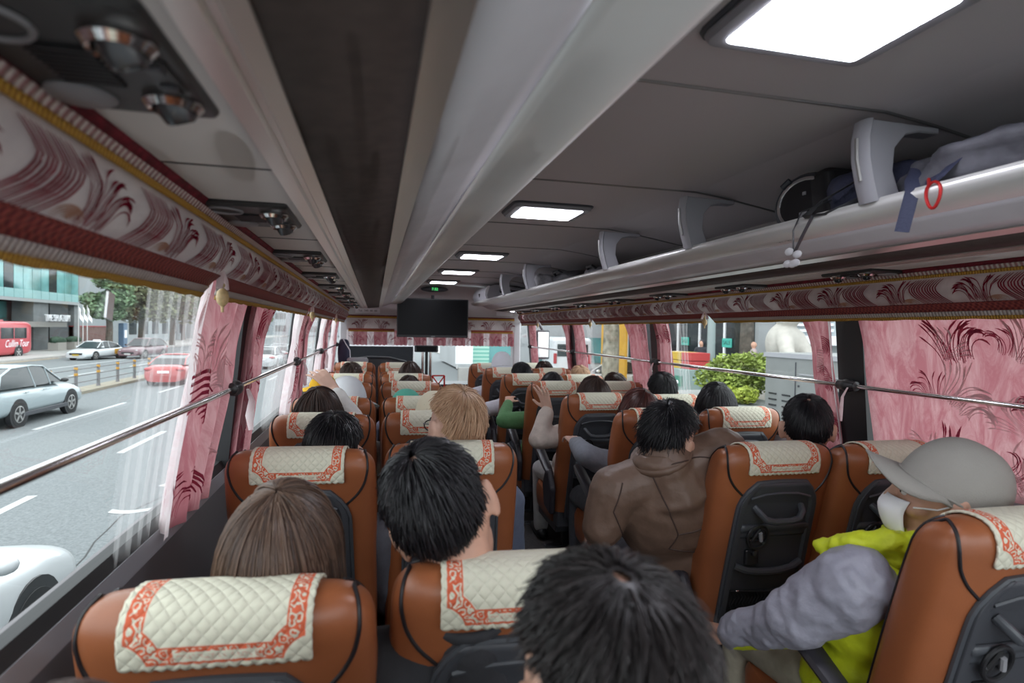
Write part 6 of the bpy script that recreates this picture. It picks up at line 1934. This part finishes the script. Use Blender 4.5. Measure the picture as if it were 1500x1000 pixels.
for x in (-1.5, 1.5):
    for s in (-1, 1): wheel(t, (x, s * .86, .34), .34, .2, s)
for s in (-1, 1): q = MB(); q.box((-2.42, s * .85, 1.45), (.06, .16, .5)); q.build('tail_lamp', redlamp, t, bevel=.02)

def bystander(label, loc, rz, col, hood=True, h=1.7):
    o = None; q = MB(); k = h / 1.7
    A = lambda x, y, z: (x * k, y * k, z * k)
    q.ell(A(0, 0, 1.58), (.085, .10, .115), 14, 10); q.cap(A(0, 0, 1.42), A(0, 0, 1.5), .06, .055)
    q.cap(A(-.17, 0, 1.36), A(.17, 0, 1.36), .075, .075); q.ell(A(0, 0, 1.15), (.19, .13, .32), 14, 10); q.ell(A(0, 0, .92), (.17, .13, .14), 12, 8)
    for s in (-1, 1):
        q.cap(A(s * .20, 0, 1.34), A(s * .25, .05, 1.06), .06, .05); q.cap(A(s * .25, .05, 1.06), A(s * .16, .26, 1.02), .05, .035)
        fingers(q, A(s * .16, .26, 1.02), (-s * .3, .9, .1), (0, 0, 1), s, .5)
        q.cap(A(s * .09, 0, .9), A(s * .10, .02, .5), .085, .06); q.cap(A(s * .10, .02, .5), A(s * .10, -.02, .09), .06, .04); q.cap(A(s * .10, -.04, .05), A(s * .10, .16, .04), .045, .035)
    o = q.build('person', M['skin'], None, loc=loc, angle=0); o.rotation_euler = (0, 0, rz); remesh(o, .014, 2); tag(o, label, 'person', 'people on the pavement')
    q = MB(); g = garment(col, .8, name='coat')
    q.cap(A(-.17, 0, 1.36), A(.17, 0, 1.36), .095, .095); q.ell(A(0, 0, 1.12), (.22, .16, .36), 14, 10)
    for s in (-1, 1): q.cap(A(s * .20, 0, 1.34), A(s * .25, .05, 1.06), .08, .07); q.cap(A(s * .25, .05, 1.06), A(s * .17, .24, 1.02), .07, .05)
    if hood: q.ell(A(0, -.035, 1.60), (.115, .105, .135), 14, 10)
    j = q.build('hooded_coat' if hood else 'coat', g, o, angle=0); remesh(j, .016, 2)
    q = MB()
    for s in (-1, 1): q.cap(A(s * .09, 0, .9), A(s * .10, .02, .5), .095, .075); q.cap(A(s * .10, .02, .5), A(s * .10, -.02, .10), .075, .06)
    j = q.build('trousers', garment((.04, .04, .05), .9, name='street_trousers'), o, angle=0); remesh(j, .018, 2)
    return o
bystander('person in a dark hooded coat standing behind the market stall', (11.0, 18.8, -.45), radians(120), (.03, .03, .04))
bystander('person in a pale coat walking past the pale building', (12.1, 17.3, -.45), radians(60), (.55, .45, .45), hood=False)
